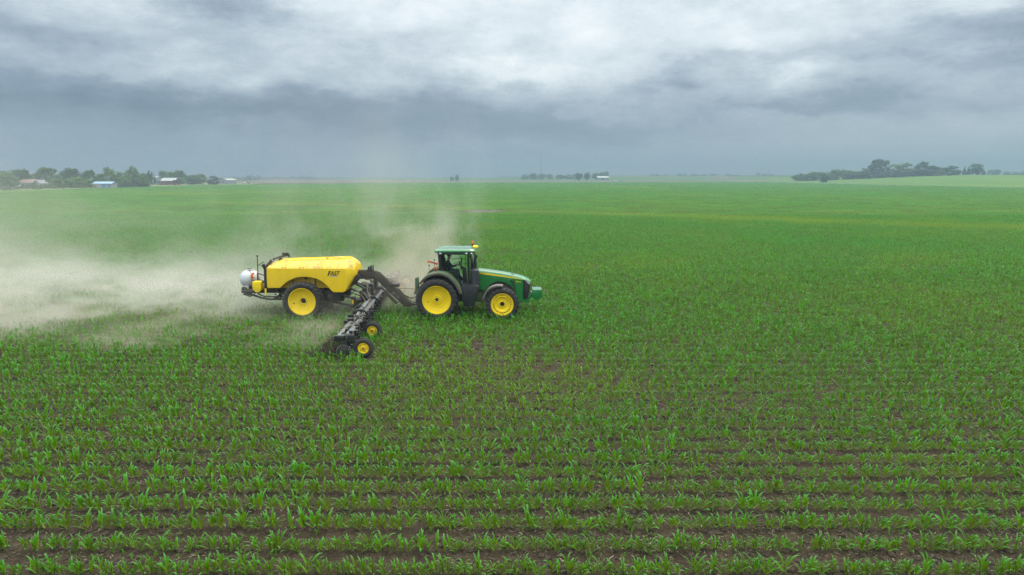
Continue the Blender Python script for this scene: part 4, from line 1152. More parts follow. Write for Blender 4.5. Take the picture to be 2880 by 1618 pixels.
    for y0, y1, dx in ((-5.4, -4.6, -.16), (-3.6, -2.4, -.18), (2.4, 3.6, -.18), (4.7, 5.5, -.16)):
        b.tube([P(y0, dx, .97), P(y1, dx, 1.0)], .075, 12); b.tube([P(y1, dx, 1.0), P(y1 + .6, dx, 1.02)], .03, 8)
    b.build('fold_cylinder', M_GREY, t)
    hz = [(-8.0, -.3, .86), (-7.6, -.30, .96), (-7.0, -.1, .98), (-6.4, .12, .96), (-6.1, .1, 1.08), (-5.6, -.05, 1.05), (-5.0, .02, 1.0), (-4.4, -.12, 1.05), (-3.8, .04, 1.0), (-3.0, -.04, 1.0), (-2.2, -.1, 1.0), (-1.6, -.3, 1.1), (-1.2, -.62, 1.28)]
    for sgn in (1, -1):
        for j, dx in enumerate((0, .09, -.2)):
            b = MB(); b.tube([P(sgn * y, a + dx, z + .01 * j) for y, a, z in (hz if j < 2 else hz[2:])], .015, 6)
            b.build('supply_hose', M_HOSE, t)
    b = MB()      # tall arched hose carriers at the centre
    for y in (-.75, -.45, .6, .95):
        b.tube([(tx(y, -.15), y - .5, .95), (tx(y, -.30), y - .15, 1.02), (tx(y, -.42), y, 1.22), (tx(y, -.44), y + .05, 1.48), (tx(y, -.55), y + .1, 1.62), (tx(y, -.75), y + .15, 1.6)], .04, 8)
    b.build('hose_carrier', M_HOSE, t)
    b = MB(); b.box(2.6, 2.95, -.6, -.1, .75, 1.35); b.box(2.55, 2.95, .15, .6, .7, 1.45); b.bar((2.3, -.4, .7), (3.1, -.4, .75), .1); b.bar((2.3, .4, .7), (3.1, .4, .75), .1)
    for k in range(9): b.ell((2.75 + .1 * math.sin(k * 2.1), -.65 + k * .16, 1.0 + .12 * math.cos(k * 3.3)), (.07, .06, .07), 8, 5)
    b.tube([(2.5, -.2, 1.5), (2.9, -.5, 1.4), (3.0, -.8, 1.0), (2.7, -1.0, .6), (2.4, -1.0, .4), (2.2, -.95, .5)], .022, 6)
    b.tube([(2.95, .9, 1.0), (3.0, .9, 1.5), (2.92, .9, 1.72)], .05, 7); b.box(2.8, 3.0, 1.1, 1.5, .9, 1.55)
    b.build('control_manifold', M_BLACK, t, .01)
    # valves, brackets and clamps crowded along both sides of the beams
    r2 = random.Random(21)
    for nm, mt, n, lo, hi in (('bracket', M_BLACK, 130, .03, .09), ('fitting', M_LGREY, 90, .012, .03)):
        b = MB()
        for k in range(n):
            y = r2.uniform(-8.1, 8.1); dx = r2.choice((.10, .12, .15, -.18, -.12, -.46)) + r2.uniform(-.03, .03); z = r2.uniform(.62, .93) if dx > 0 else r2.uniform(.80, .95)
            a, c, d = (r2.uniform(lo, hi) for _ in range(3)); x = tx(y, dx)
            b.box(x - a, x + a, y - c, y + c, z - d, z + d)
        b.build(nm, mt, t, .004)
    # coulter units
    first = None
    for k in range(-11, 12):
        y = k * .745
        if first is None:
            u = empty('coulter_unit', P(y, 0, 0), t)
            b = MB()
            b.bar((.0, 0, .72), (.0, 0, .42), .10, .09); b.bar((.0, 0, .45), (-.22, 0, .24), .06, .06); b.bar((-.16, .045, .28), (-.16, -.07, .20), .05)
            b.box(.09, .19, -.07, .07, .56, .86); b.box(-.07, .07, -.09, .09, .58, .70); b.bar((.14, 0, .66), (.05, 0, .36), .05); b.tube([(.14, 0, .84), (.22, .02, .72), (.12, .03, .5), (-.1, .03, .3)], .016, 6)
            b.build('shank', M_BLACK, u, .005)
            b = MB()
            vs = []
            for i in range(40): 
                a = i * .62; vs.append((.06 + .045 * math.cos(a) - .0035 * i, .07 + .045 * math.sin(a), .62 - .0075 * i))
            b.tube(vs, .010, 5); b.build('spring', M_LGREY, u)
            b = MB()
            for q in range(4): b.ell((.16 - .05 * q, -.08, .60 - .10 * q), (.022, .02, .022), 6, 4)
            b.build('bolts', M_LGREY, u)
            b = MB(); pr = []
            nT = 48
            b.lathe([(.001, -.012), (.05, -.016), (.07, -.006), (.25, -.004), (.262, 0), (.25, .004), (.07, .006), (.05, .016), (.001, .012)], (0, 0, 0), 'y', nT)
            d = b.build('disc', M_STEEL, u, 0, 30); d.location = (-.18, -.08, .21); d.rotation_euler = (0, 0, R(8))
            b = MB()
            for q in range(36):
                a = 2 * math.pi * q / 36; b.bar((.255 * math.cos(a) - .18, -.08 + .255 * math.cos(a) * .14, .21 + .255 * math.sin(a)), (.278 * math.cos(a) - .18, -.08 + .278 * math.cos(a) * .14, .21 + .278 * math.sin(a)), .022, .012, (0, 1, 0))
            b.build('disc_teeth', M_LGREY, u)
            first = u
        else:
            u = copy_tree(first, t); u.location = P(y, 0, 0)
    # gauge wheels in front of the beam
    def gauge(y, dx):
        w = empty('gauge_wheel', (tx(y, dx), y, .37), t)
        b = MB()
        Rt, h, Rr = .365, .115, .195
        pf = [(Rr, -h * .6), (Rr + .02, -h * .85), (Rr + .08, -h), (Rt - .05, -h * .92), (Rt - .015, -h * .65), (Rt, -h * .3), (Rt, 0)]
        b.lathe(pf + [(r, -q) for r, q in pf[-2::-1]], n=40, closed=True)
        for q in (-.4, 0, .4): b.lathe([(Rt - .01, h * (q - .12)), (Rt + .008, h * (q - .1)), (Rt + .008, h * (q + .1)), (Rt - .01, h * (q + .12))], n=40, closed=True)
        b.build('tyre', M_RUB, w, smooth=40)
        b = MB(); e = -h * .7
        b.lathe([(Rr + .01, e), (Rr + .01, e - .01), (Rr - .015, e - .008), (Rr - .03, e + .03), (.13, e + .035), (.10, e + .015), (.055, e + .01), (.05, e - .02), (.03, e - .02), (.03, h * .5), (Rr, h * .7)], n=32, closed=True)
        b.build('rim', M_YEL, w, smooth=30)
        b = MB(); b.lathe([(.001, e - .035), (.035, e - .035), (.04, e + .0), (.001, e + .0)], n=10)
        for q in range(5):
            a = 2 * math.pi * q / 5 + .3; b.ell((.075 * math.cos(a), e + .01, .075 * math.sin(a)), (.012, .014, .012), 6, 4)
        for q in range(5):
            a = 2 * math.pi * q / 5; p = Vector((.145 * math.cos(a), e + .028, .145 * math.sin(a))); tn = Vector((-math.sin(a), 0, math.cos(a))); b.bar(p - tn * .03, p + tn * .03, .012, .012, (0, 1, 0))
        b.build('hub', M_STEEL, w)
        b = MB(); b.bar((0, .14, 0), (-.25, .14, .06), .08, .06); b.bar((-.25, .14, .06), (-.48, .14, .34), .09, .08); b.bar((-.48, .14, .30), (-.50, .14, .62), .12, .10); b.bar((0, 0, 0), (0, .16, 0), .05)
        b.build('wheel_arm', M_BLACK, w, .006)
        return w
    g0 = gauge(-8.27, .57)
    for y, dx in ((-5.35, .47), (5.35, .47), (8.27, .57)):
        w = copy_tree(g0, t); w.location = (tx(y, dx), y, .37)
    return t
APP = applicator()

# soil thrown up by the discs: clods in a loose heap behind the nearest coulters
def soil_spray():
    b = MB(); r = random.Random(7)
    for cx, cy, L_, hgt, n in ((-6.6, 25.0, .95, .34, 800), (-6.6, 26.1, .8, .58, 900), (-6.8, 27.0, .7, .35, 160), (-7.0, 28.4, .6, .3, 80)):
        for k in range(n):
            u = r.random() ** 1.3; x = cx - u * L_ * 1.3 + r.uniform(-.05, .05); y = cy + r.gauss(0, .16 + .12 * u)
            z = max(0, hgt * (1 - u) * r.random() ** .8 + r.uniform(0, .1))
            s = r.uniform(.006, .034) * (1.3 - .6 * z / .5)
            o = len(b.v); b.ell((x, y, z + s * .4), (s * r.uniform(.7, 1.4), s * r.uniform(.7, 1.4), s), 5, 3)
    o = b.build('soil_spray', M_CLOD, None, 0, 0); tag(o, 'dark loose soil thrown up behind the discs of the toolbar', kind='stuff')
soil_spray()
# ------------------------------------------------------------------ trees
def tree_mat(name, c1, c2):
    m, nt, b, out = mat_nodes(name); L = nt.links.new
    geo = nt.nodes.new('ShaderNodeNewGeometry'); oi = nt.nodes.new('ShaderNodeObjectInfo')
    n = nt.nodes.new('ShaderNodeTexNoise'); n.inputs['Scale'].default_value = .55; n.inputs['Detail'].default_value = 4
    L(geo.outputs['Position'], n.inputs['Vector'])
    cr = nt.nodes.new('ShaderNodeValToRGB'); L(n.outputs['Fac'], cr.inputs[0])
    e = cr.color_ramp.elements; e[0].position = .35; e[0].color = (*c1, 1); e[1].position = .68; e[1].color = (*c2, 1)
    hv = nt.nodes.new('ShaderNodeHueSaturation'); L(cr.outputs[0], hv.inputs['Color'])
    v = nt.nodes.new('ShaderNodeMath'); v.operation = 'MULTIPLY_ADD'; L(oi.outputs['Random'], v.inputs[0]); v.inputs[1].default_value = .5; v.inputs[2].default_value = .75
    L(v.outputs[0], hv.inputs['Value'])
    L(hv.outputs[0], b.inputs['Base Color']); b.inputs['Roughness'].default_value = .7; b.inputs['Specular IOR Level'].default_value = .2
    tr = nt.nodes.new('ShaderNodeBsdfTranslucent'); L(hv.outputs[0], tr.inputs[0])
    ms = nt.nodes.new('ShaderNodeMixShader'); ms.inputs[0].default_value = .25
    L(b.outputs[0], ms.inputs[1]); L(tr.outputs[0], ms.inputs[2]); L(ms.outputs[0], out.inputs[0])
    return m
M_TREE = tree_mat('tree_leaves', (.075, .145, .034), (.16, .26, .06))
M_DTREE = tree_mat('dark_tree_leaves', (.042, .090, .044), (.085, .15, .058))
M_BARK = paint('bark', (.09, .07, .055), .9, scale=8)

def crown(kind, seed, n=2400):
    r = random.Random(seed); v = []; f = []
    lobes = []
    if kind == 'conifer':
        for k in range(26):
            t = k / 25; z = .08 + .9 * t; w = .47 * (1 - t) ** .85 + .02
            for j in range(max(1, int(7 * (1 - t)))): 
                a = r.uniform(0, 6.28); lobes.append((w * .62 * math.cos(a), w * .62 * math.sin(a), z, w * .42 + .02, .04))
    else:
        z0, z1 = {'broad': (-.22, 1.0), 'round': (-.2, 1.0), 'tall': (-.15, 1.0), 'shrub': (-.45, 1.0)}[kind]
        for k in range({'broad': 54, 'round': 46, 'tall': 48, 'shrub': 44}[kind]):
            while True:
                x, y, z = (r.uniform(-1, 1) for _ in range(3))
                if .25 < x * x + y * y + z * z < 1: break
            flat = 1.0 if z > 0 else .85
            s = r.uniform(.09, .20)
            lobes.append((x * .5 * (1 - s), y * .5 * (1 - s), (z0 + z1) / 2 + z * flat * (z1 - z0) / 2 * (1 - s * 1.1), s, s * r.uniform(.7, 1.0) * .9))
    per = max(8, n // len(lobes))
    for x, y, z, s, sz in lobes:
        for k in range(per):
            d = Vector((r.gauss(0, 1), r.gauss(0, 1), r.gauss(0, 1))).normalized(); q = r.random() ** .35
            c = Vector((x, y, z)) + Vector((d.x * s, d.y * s, d.z * sz)) * q
            nrm = (d + Vector((r.uniform(-.8, .8), r.uniform(-.8, .8), r.uniform(-.3, 1.0)))).normalized()
            a = nrm.orthogonal().normalized(); b_ = nrm.cross(a); th = r.uniform(0, 6.28)
            a, b_ = a * math.cos(th) + b_ * math.sin(th), b_ * math.cos(th) - a * math.sin(th)
            e = r.uniform(.024, .048); o = len(v)
            v += [tuple(c + a * e), tuple(c + b_ * e * .7 + a * e * .2), tuple(c - a * e), tuple(c - b_ * e * .7)]
            f.append((o, o + 1, o + 2, o + 3))
    return v, f
def crown_mesh(kind, seed, mat, n=2400):
    v, f = crown(kind, seed, n)
    me = bpy.data.meshes.new('crown'); me.from_pydata(v, [], f); me.materials.append(mat)
    me.update(); return me
def trunk_mesh(kind, seed):
    b = MB(); r = random.Random(seed)
    top = .8 if kind == 'conifer' else .5
    b.tube([(0, 0, -.02), (.004, 0, .15), (.012, .006, top * .6), (.0, .01, top)], [.026, .02, .014, .004], 7)
    if kind != 'conifer':
        for k in range(6):
            a = k * 1.05 + r.uniform(-.3, .3); z = r.uniform(.2, .42)
            b.tube([(.005, 0, z), (.13 * math.cos(a), .13 * math.sin(a), z + .12), (.26 * math.cos(a), .26 * math.sin(a), z + .28)], [.011, .007, .002], 5)
    return b.mesh('trunk', M_BARK)
CROWNS = {}
for kind in ('broad', 'round', 'tall', 'shrub', 'conifer'):
    for tone, m in (('light', M_TREE), ('dark', M_DTREE)):
        CROWNS[kind, tone] = [(crown_mesh(kind, 40 + i * 7 + len(kind), m), trunk_mesh(kind, i)) for i in range(3)]

def X_at(px, Y): return (px - 1440) / 1920 * Y * .993
def Z_at(py, Y): return H + (496 - py) / 1920 * Y
def tree(px, top, wpx, Y, kind, tone, label, group, cat='tree', name=None):
    x = X_at(px, Y); z0 = g(x, Y); h = Z_at(top, Y) - z0; w = wpx / 1920 * Y
    e = empty(name or {'conifer': 'conifer_tree', 'shrub': 'shrub'}.get(kind, 'broadleaf_tree'), (x, Y, z0), rz=rnd.uniform(0, 6.28))
    e.scale = (w * 1.08, w * 1.08, h * 1.02)
    cm, tm = rnd.choice(CROWNS[kind, tone])
    c = bpy.data.objects.new('crown', cm); COL.objects.link(c); c.parent = e
    if kind != 'shrub':
        c = bpy.data.objects.new('trunk', tm); COL.objects.link(c); c.parent = e
    tag(e, label, cat, group)
    return e

GL = 'trees and shrubs round the farmstead on the left'
for a in (
    (8, 476, 60, 400, 'round', 'light', 'broad hazy tree at the far left edge behind the low red roofed house'),
    (38, 467, 92, 450, 'broad', 'light', 'tallest pale tree at the far left end of the farmstead trees'),
    (32, 488, 56, 392, 'round', 'light', 'rounded tree beside the pale pole at the far left'),
    (70, 475, 44, 420, 'round', 'dark', 'darkest rounded tree at far left above the white gabled house'),
    (96, 484, 44, 470, 'broad', 'light', 'low hazy tree directly behind the white gabled house'),
    (138, 468, 62, 440, 'broad', 'light', 'wide domed tree standing right of the white gabled house'),
    (178, 480, 40, 480, 'round', 'light', 'low tree in the dip between two domed trees left of the blue shed'),
    (207, 471, 56, 445, 'broad', 'dark', 'domed bluish tree midway between the white house and the blue shed'),
    (236, 484, 30, 470, 'round', 'light', 'small hazy tree filling the gap left of the blue shed'),
    (257, 475, 42, 440, 'round', 'light', 'domed tree just left of and behind the blue shed'),
    (287, 486, 32, 430, 'round', 'light', 'low tree directly behind the blue shed roof'),
    (292, 497, 26, 415, 'shrub', 'dark', 'dark bush close behind the blue shed'),
    (316, 467, 38, 440, 'tall', 'light', 'tall lobed tree rising above the right end of the blue shed'),
    (352, 476, 36, 440, 'round', 'light', 'left shoulder tree of the pair behind the evergreen hedge'),
    (379, 468, 40, 450, 'tall', 'light', 'taller right tree of the pair behind the evergreen hedge'),
    (330, 490, 40, 450, 'round', 'light', 'low tree between the tall trees behind the evergreen hedge'),
    (408, 485, 30, 470, 'round', 'light', 'low tree left of the grey farm building'),
    (427, 480, 22, 520, 'tall', 'dark', 'narrow dark tree behind the grey farm building'),
    (441, 490, 8, 560, 'conifer', 'dark', 'tiny pointed tree in the gap right of the grey farm building'),
    (476, 473, 44, 600, 'broad', 'light', 'tallest wide tree behind the red barn'),
    (509, 477, 38, 590, 'broad', 'light', 'wide pale tree just right behind the red barn'),
    (537, 491, 28, 580, 'round', 'light', 'low tree right of the red barn between two wider trees'),
    (564, 484, 44, 570, 'broad', 'light', 'broad tree between the red barn and the long grey shed'),
    (546, 500, 26, 560, 'shrub', 'dark', 'dark bush under the trees right of the red barn'),
    (604, 492, 32, 560, 'round', 'dark', 'separate rounded dark tree just left of the long grey shed'),
    (496, 503, 11, 525, 'round', 'dark', 'small round dark tree in front of the red barn'),
    (508, 502, 11, 530, 'round', 'dark', 'small dark tree at the right corner of the red barn'),
    (452, 507, 13, 540, 'round', 'dark', 'small dark bushy tree left of the red barn'),
    (150, 501, 46, 400, 'shrub', 'light', 'rounded shrub right of the white house, left end of the thicket'),
    (184, 497, 48, 402, 'shrub', 'light', 'second wide shrub of the thicket left of the blue shed'),
    (220, 494, 50, 404, 'shrub', 'light', 'tallest shrub in the middle of the thicket left of the blue shed'),
    (252, 500, 40, 400, 'shrub', 'light', 'shrub at the right end of the thicket beside the blue shed'),
    (99, 510, 16, 402, 'shrub', 'light', 'small bush hiding the right corner of the white gabled house')):
    tree(*a, GL)
for i, px in enumerate((333, 346, 358, 370, 382, 394, 406, 416)):
    w = ['nearest the blue shed', 'second from the blue shed', 'third from the blue shed', 'fourth from the blue shed', 'fourth from its right end', 'third from its right end', 'second from its right end', 'at its right end'][i]
    tree(px, 512 - (3, 0, 5, 2, 4, 1, 3, -2)[i], 18, 402 + i * 4, 'shrub' if i % 2 else 'conifer', 'dark', 'dark evergreen shrub in the hedge right of the blue shed, ' + w, 'evergreen hedge shrubs right of the blue shed', 'shrub', 'evergreen_shrub')

GR = 'trees of the wood on the right'
for a in (
    (2238, 490, 34, 815, 'round', 'light', 'low tree at the left tip of the right hand wood'),
    (2258, 484, 34, 810, 'broad', 'light', 'second tree from the left tip of the right hand wood'),
    (2285, 482, 36, 805, 'broad', 'light', 'tree above and left of the lone round tree'),
    (2312, 480, 36, 800, 'broad', 'light', 'tree of the wood straight behind the lone round tree'),
    (2345, 476, 40, 795, 'broad', 'light', 'tree just right behind the lone round tree'),
    (2378, 473, 42, 790, 'broad', 'light', 'flat topped tree left of the tallest tree of the wood'),
    (2408, 477, 36, 785, 'broad', 'light', 'lower tree in the dip left of the tallest tree of the wood'),
    (2426, 470, 36, 782, 'round', 'light', 'tree tucked against the left side of the tallest tree'),
    (2464, 446, 60, 780, 'broad', 'dark', 'tallest squarish dark tree of the right hand wood'),
    (2508, 458, 44, 775, 'broad', 'light', 'pale tree directly right of the tallest tree'),
    (2540, 455, 46, 770, 'broad', 'light', 'pale domed tree between the tallest tree and the twin topped one'),
    (2582, 453, 42, 765, 'tall', 'dark', 'dark tree with the second highest top in the right hand wood'),
    (2612, 465, 36, 760, 'broad', 'dark', 'tree right of the second highest tree of the wood'),
    (2640, 466, 40, 750, 'broad', 'dark', 'dark ragged tree near the right end of the wood'),
    (2669, 464, 44, 740, 'broad', 'dark', 'dark tree at the very right end of the wood'),
    (2275, 488, 34, 790, 'shrub', 'dark', 'dark understorey bush left of the lone round tree'),
    (2335, 489, 44, 780, 'shrub', 'dark', 'dark understorey bush right behind the lone round tree'),
    (2385, 486, 46, 770, 'shrub', 'dark', 'dark understorey bush below the flat topped tree'),
    (2430, 481, 50, 765, 'shrub', 'dark', 'dark understorey bush left below the tallest tree'),
    (2480, 478, 50, 760, 'shrub', 'dark', 'dark understorey bush below the tallest tree'),
    (2530, 475, 50, 750, 'shrub', 'dark', 'dark understorey bush below the pale domed tree'),
    (2580, 474, 50, 745, 'shrub', 'dark', 'dark understorey bush below the second highest tree'),
    (2625, 476, 46, 738, 'shrub', 'dark', 'dark understorey bush near the right end of the wood')):
    tree(*a, GR)
tree(2313, 487, 22, 705, 'round', 'dark', 'lone round dark tree standing in the green field before the wood', None)
tree(2703, 468, 12, 760, 'conifer', 'dark', 'left pointed spruce in the gap right of the wood', 'spruces and tree right of the wood')
tree(2715, 469, 14, 760, 'conifer', 'dark', 'right pointed spruce beside the single large tree', 'spruces and tree right of the wood')
tree(2737, 457, 33, 765, 'tall', 'dark', 'single large dark tree right of the two spruces', 'spruces and tree right of the wood')
tree(2757, 477, 11, 765, 'round', 'dark', 'small bush at the right foot of the single large tree', 'spruces and tree right of the wood')
for a in ((2779, 477, 26, 'low hazy tree right of the single large tree at the far right'), (2797, 474, 18, 'taller rounded hazy tree on the far right skyline'),
          (2822, 481, 20, 'low hazy tree on the skyline right of the rounded one'), (2845, 483, 26, 'low hazy tree second from the right edge on the skyline'), (2870, 481, 26, 'hazy tree at the right edge of the photo on the skyline')):
    tree(a[0], a[1], a[2], 1150, 'broad', 'light', a[3], 'hazy trees on the far right skyline')
# far farm in the middle
for a in ((1628, 483, 18, 1050, 'round', 'dark', 'dark round tree in front of the far grove, left of two'), (1648, 485, 14, 1050, 'round', 'dark', 'smaller dark round tree in front of the far grove, right of two'),
          (1650, 480, 16, 1150, 'broad', 'light', 'tall tree in the far grove above two round trees'), (1676, 483, 26, 1160, 'broad', 'light', 'wide tree left behind the far white roofed shed'),
          (1698, 478, 26, 1150, 'broad', 'light', 'tallest tree right above the far white roofed shed'), (1620, 485, 26, 1180, 'broad', 'light', 'low tree in the far grove left of the tall one')):
    tree(*a, 'trees of the far grove right of the mast')
for i, a in enumerate(((1476, 489, 26), (1500, 487, 28), (1524, 488, 26), (1545, 490, 22), (1575, 491, 26), (1598, 489, 26))):
    tree(a[0], a[1], a[2], 1250, 'broad', 'light', 'low hazy tree in the far grove ' + ['at its left end', 'left of the mast', 'at the foot of the mast', 'just right of the mast', 'midway along the grove', 'left of the two dark round trees'][i], 'low hazy trees at the far mast')
tree(1286, 489, 11, 1000, 'tall', 'light', 'lone small tree on the far horizon above the tractor cab', None)
tree(1272, 495, 12, 1000, 'shrub', 'light', 'low bush left of the lone small tree on the far horizon', None)
for i, (px, tp, w) in enumerate(((1833, 489, 8), (1846, 490, 16), (1871, 490, 12), (1908, 487, 14), (1922, 489, 10), (1950, 490, 26), (1975, 490, 22), (2003, 488, 22), (2045, 489, 20), (2068, 491, 16), (2128, 485, 12), (2145, 488, 16), (2166, 488, 14))):
    tree(px, tp, w, 1700, 'broad', 'light', 'tiny hazy tree on the horizon right of centre, ' + ['leftmost of all', 'second from the left', 'third from the left', 'pointed one left of the long row', 'just right of the pointed one', 'left end of the long low row', 'second in the long low row', 'domed one in the long low row', 'right part of the long low row', 'right end of the long low row', 'left of the thin grain leg', 'just left beside the grain leg', 'just right of the grain leg'][i], 'tiny hazy trees on the horizon right of centre')
# the farthest belts read as one mass
def belt():
    v = []; f = []; r = random.Random(3)
    def grove(px0, px1, tops, Y):
        n = len(tops)
        for i in range(n):
            px = px0 + (px1 - px0) * (i + .5) / n
            x = X_at(px, Y); z0 = g(x, Y); h = max(3, Z_at(tops[i], Y) - z0); w = (px1 - px0) / n * 1.7 / 1920 * Y
            cv, cf = crown('shrub', r.randrange(9999), 500); o = len(v)
            for p in cv: v.append((x + p[0] * w, Y + p[1] * w, z0 + p[2] * h * 1.03))
            for q in cf: f.append(tuple(k + o for k in q))
    grove(620, 690, [497, 500, 494, 499], 1050); grove(690, 735, [491, 489, 491], 1050)
    grove(730, 900, [499, 500, 497, 493, 496, 498, 492, 495, 490, 492, 495, 499], 1500)
    grove(900, 1130, [500, 499, 498, 500, 499, 500, 499, 500, 500, 501, 501, 501], 2100)
    grove(1400, 1465, [496, 494, 495, 494], 2200); grove(1130, 1280, [501, 502, 501, 501], 2300)
    me = bpy.data.meshes.new('distant_tree_belt'); me.from_pydata(v, [], f); me.materials.append(M_TREE); me.update()
    o = bpy.data.objects.new('distant_tree_belt', me); COL.objects.link(o)
    tag(o, 'blue hazy belt of trees along the far horizon left of centre', kind='stuff')
belt()

# weedy strip along the left edge of the field
def weeds():
    v = []; f = []; r = random.Random(8)
    for k in range(340):
        y = r.uniform(300, 425); x = -238 - r.random() ** 1.2 * 60
        h = r.uniform(.6, 1.9); w = r.uniform(1.5, 5)
        for j in range(26):
            a = r.uniform(0, 6.28); q = r.random() ** .5 * w * .5; px, py = x + q * math.cos(a), y + q * math.sin(a)
            e = r.uniform(.12, .3); th = r.uniform(0, 6.28); o = len(v); zz = r.random() * h
            v += [(px - e * math.cos(th), py - e * math.sin(th), zz), (px + e * math.cos(th), py + e * math.sin(th), zz), (px + e * .3, py, zz + e * 2)]; f.append((o, o + 1, o + 2))
    me = bpy.data.meshes.new('weeds'); me.from_pydata(v, [], f); me.materials.append(tree_mat('weed_leaves', (.06, .10, .035), (.13, .17, .07))); me.update()
    o = bpy.data.objects.new('weeds', me); COL.objects.link(o); tag(o, 'pale rough weeds along the left edge of the corn field', kind='stuff')
weeds()

# ------------------------------------------------------------------ far buildings
def bm_(name, c, **k): return paint(name, c, .6, **k)
M_BWALL = bm_('white_siding', (.33, .34, .35)); M_BBLUE = bm_('blue_sheet', (.09, .24, .48)); M_BLROOF = bm_('pale_blue_roof', (.26, .40, .56))
M_BRED = bm_('red_barn_boards', (.26, .045, .04)); M_BGREY = bm_('grey_sheet', (.24, .27, .31)); M_BROOF = bm_('white_sheet_roof', (.38, .40, .42))
M_BTILE = bm_('red_brown_roof', (.22, .14, .12)); M_BDARK = bm_('dark_opening', (.05, .055, .065)); M_SROOF = bm_('slate_roof', (.18, .18, .19))
def building(name, label, px, Y, w, d, hw, hr, wall, roof, ridge='x', rot=0, doors=(), windows=(), cat='building', doorm=None):
    x = X_at(px, Y); z = g(x, Y)
    t = empty(name, (x, Y, z), rz=rot); tag(t, label, cat)
    b = MB(); b.box(-w / 2, w / 2, -d / 2, d / 2, -.3, hw)
    if ridge == 'x':
        for s in (-1, 1): b.add([(s * w / 2, -d / 2, hw), (s * w / 2, d / 2, hw), (s * w / 2, 0, hr)], [(0, 1, 2)])
    else:
        for s in (-1, 1): b.add([(-w / 2, s * d / 2, hw), (w / 2, s * d / 2, hw), (0, s * d / 2, hr)], [(0, 1, 2)])
    b.build('wall', wall, t)
    b = MB(); o = .35; k = (hr - hw)
    if ridge == 'x':
        zl = hw - k * o / (d / 2)
        for s in (-1, 1):
            b.add([(-w / 2 - o, s * (d / 2 + o), zl), (w / 2 + o, s * (d / 2 + o), zl), (w / 2 + o, 0, hr), (-w / 2 - o, 0, hr),
                   (-w / 2 - o, s * (d / 2 + o), zl + .18), (w / 2 + o, s * (d / 2 + o), zl + .18), (w / 2 + o, 0, hr + .2), (-w / 2 - o, 0, hr + .2)],
                  [(0, 1, 2, 3), (4, 7, 6, 5), (0, 4, 5, 1), (1, 5, 6, 2), (3, 2, 6, 7), (0, 3, 7, 4)])
    else:
        zl = hw - k * o / (w / 2)
        for s in (-1, 1):
            b.add([(s * (w / 2 + o), -d / 2 - o, zl), (s * (w / 2 + o), d / 2 + o, zl), (0, d / 2 + o, hr), (0, -d / 2 - o, hr),
                   (s * (w / 2 + o), -d / 2 - o, zl + .18), (s * (w / 2 + o), d / 2 + o, zl + .18), (0, d / 2 + o, hr + .2), (0, -d / 2 - o, hr + .2)],
                  [(0, 1, 2, 3), (4, 7, 6, 5), (0, 4, 5, 1), (1, 5, 6, 2), (3, 2, 6, 7), (0, 3, 7, 4)])
    b.build('roof', roof, t)
    for x0, x1, z1 in doors:
        b = MB(); b.box(x0, x1, -d / 2 - .06, -d / 2 + .05, 0, z1); b.build('door', doorm or M_BDARK, t)
    for x0, x1, z0, z1 in windows:
        b = MB(); b.box(x0, x1, -d / 2 - .05, -d / 2 + .05, z0, z1); b.build('window', M_BDARK, t)
    return t
building('shed', 'small shed with pale blue roof and bright blue doors at the left field edge', 301, 398, 10.5, 6, 2.5, 3.5, M_BWALL, M_BLROOF, 'x', 0, ((-.6, 1.5, 2.3), (3.5, 4.6, 2.2)), (), 'shed', M_BBLUE)
building('house', 'white gabled house with reddish roof among the left trees', 88, 418, 7.5, 7, 2.9, 4.8, M_BWALL, M_BTILE, 'x', R(12), ((1.0, 1.9, 2.0),), ((-2.4, -1.2, 1.0, 2.0), (-.4, .4, 1.0, 2.0)), 'house')
building('house', 'small white gable end right of the larger white house', 120, 414, 4, 6, 2.6, 4.4, M_BWALL, M_SROOF, 'y', R(-10), (), ((-.5, .5, 1.0, 2.0),), 'house')
building('house', 'low house with brown red roof at the far left edge', 10, 425, 12, 8, 2.2, 3.6, M_BWALL, M_BTILE, 'x', 0, ((-1, 0, 2.0),), ((1.5, 2.8, 1, 1.9), (-4, -2.8, 1, 1.9)), 'house')
building('house', 'roof and wall just showing behind the evergreen hedge', 391, 470, 6, 6, 2.6, 4.3, M_BWALL, M_BTILE, 'x', R(5), (), ((-2, -1, 1, 2),), 'house')
building('house', 'house with a thin red eave seen just above the blue shed', 312, 450, 8, 7, 4.0, 5.2, M_SROOF, M_BTILE, 'x', 0, (), ((-2, -1, 1, 2),), 'house')
building('barn', 'red barn with white roof by the left farm trees', 484, 545, 10.8, 8, 3.2, 5.2, M_BRED, M_BROOF, 'x', 0, ((-1.4, 1.0, 2.6),), (), 'barn')
building('barn', 'tall grey farm building left of the red barn', 437, 570, 10, 9, 5.4, 6.6, M_BGREY, M_BGREY, 'x', 0, ((-3.2, -1.6, 2.8),), (), 'barn')
building('shed', 'long grey shed with white roof on bare soil left of centre', 640, 620, 15, 10, 3.2, 5.4, M_BGREY, M_BROOF, 'y', R(-28), (), ((-3.5, -2.0, .9, 2.0), (1.5, 3.0, .9, 2.0)), 'shed')
building('shed', 'far pale blue shed with white roof beside the far grove', 1694, 1100, 18, 9, 3.8, 6.0, M_BGREY, M_BROOF, 'x', 0, ((-2, 1, 3.2),), (), 'shed')

def thing_mesh(name, label, cat, b, mat, loc, **k):
    o = b.build(name, mat, None, loc=loc, **k); tag(o, label, cat); return o
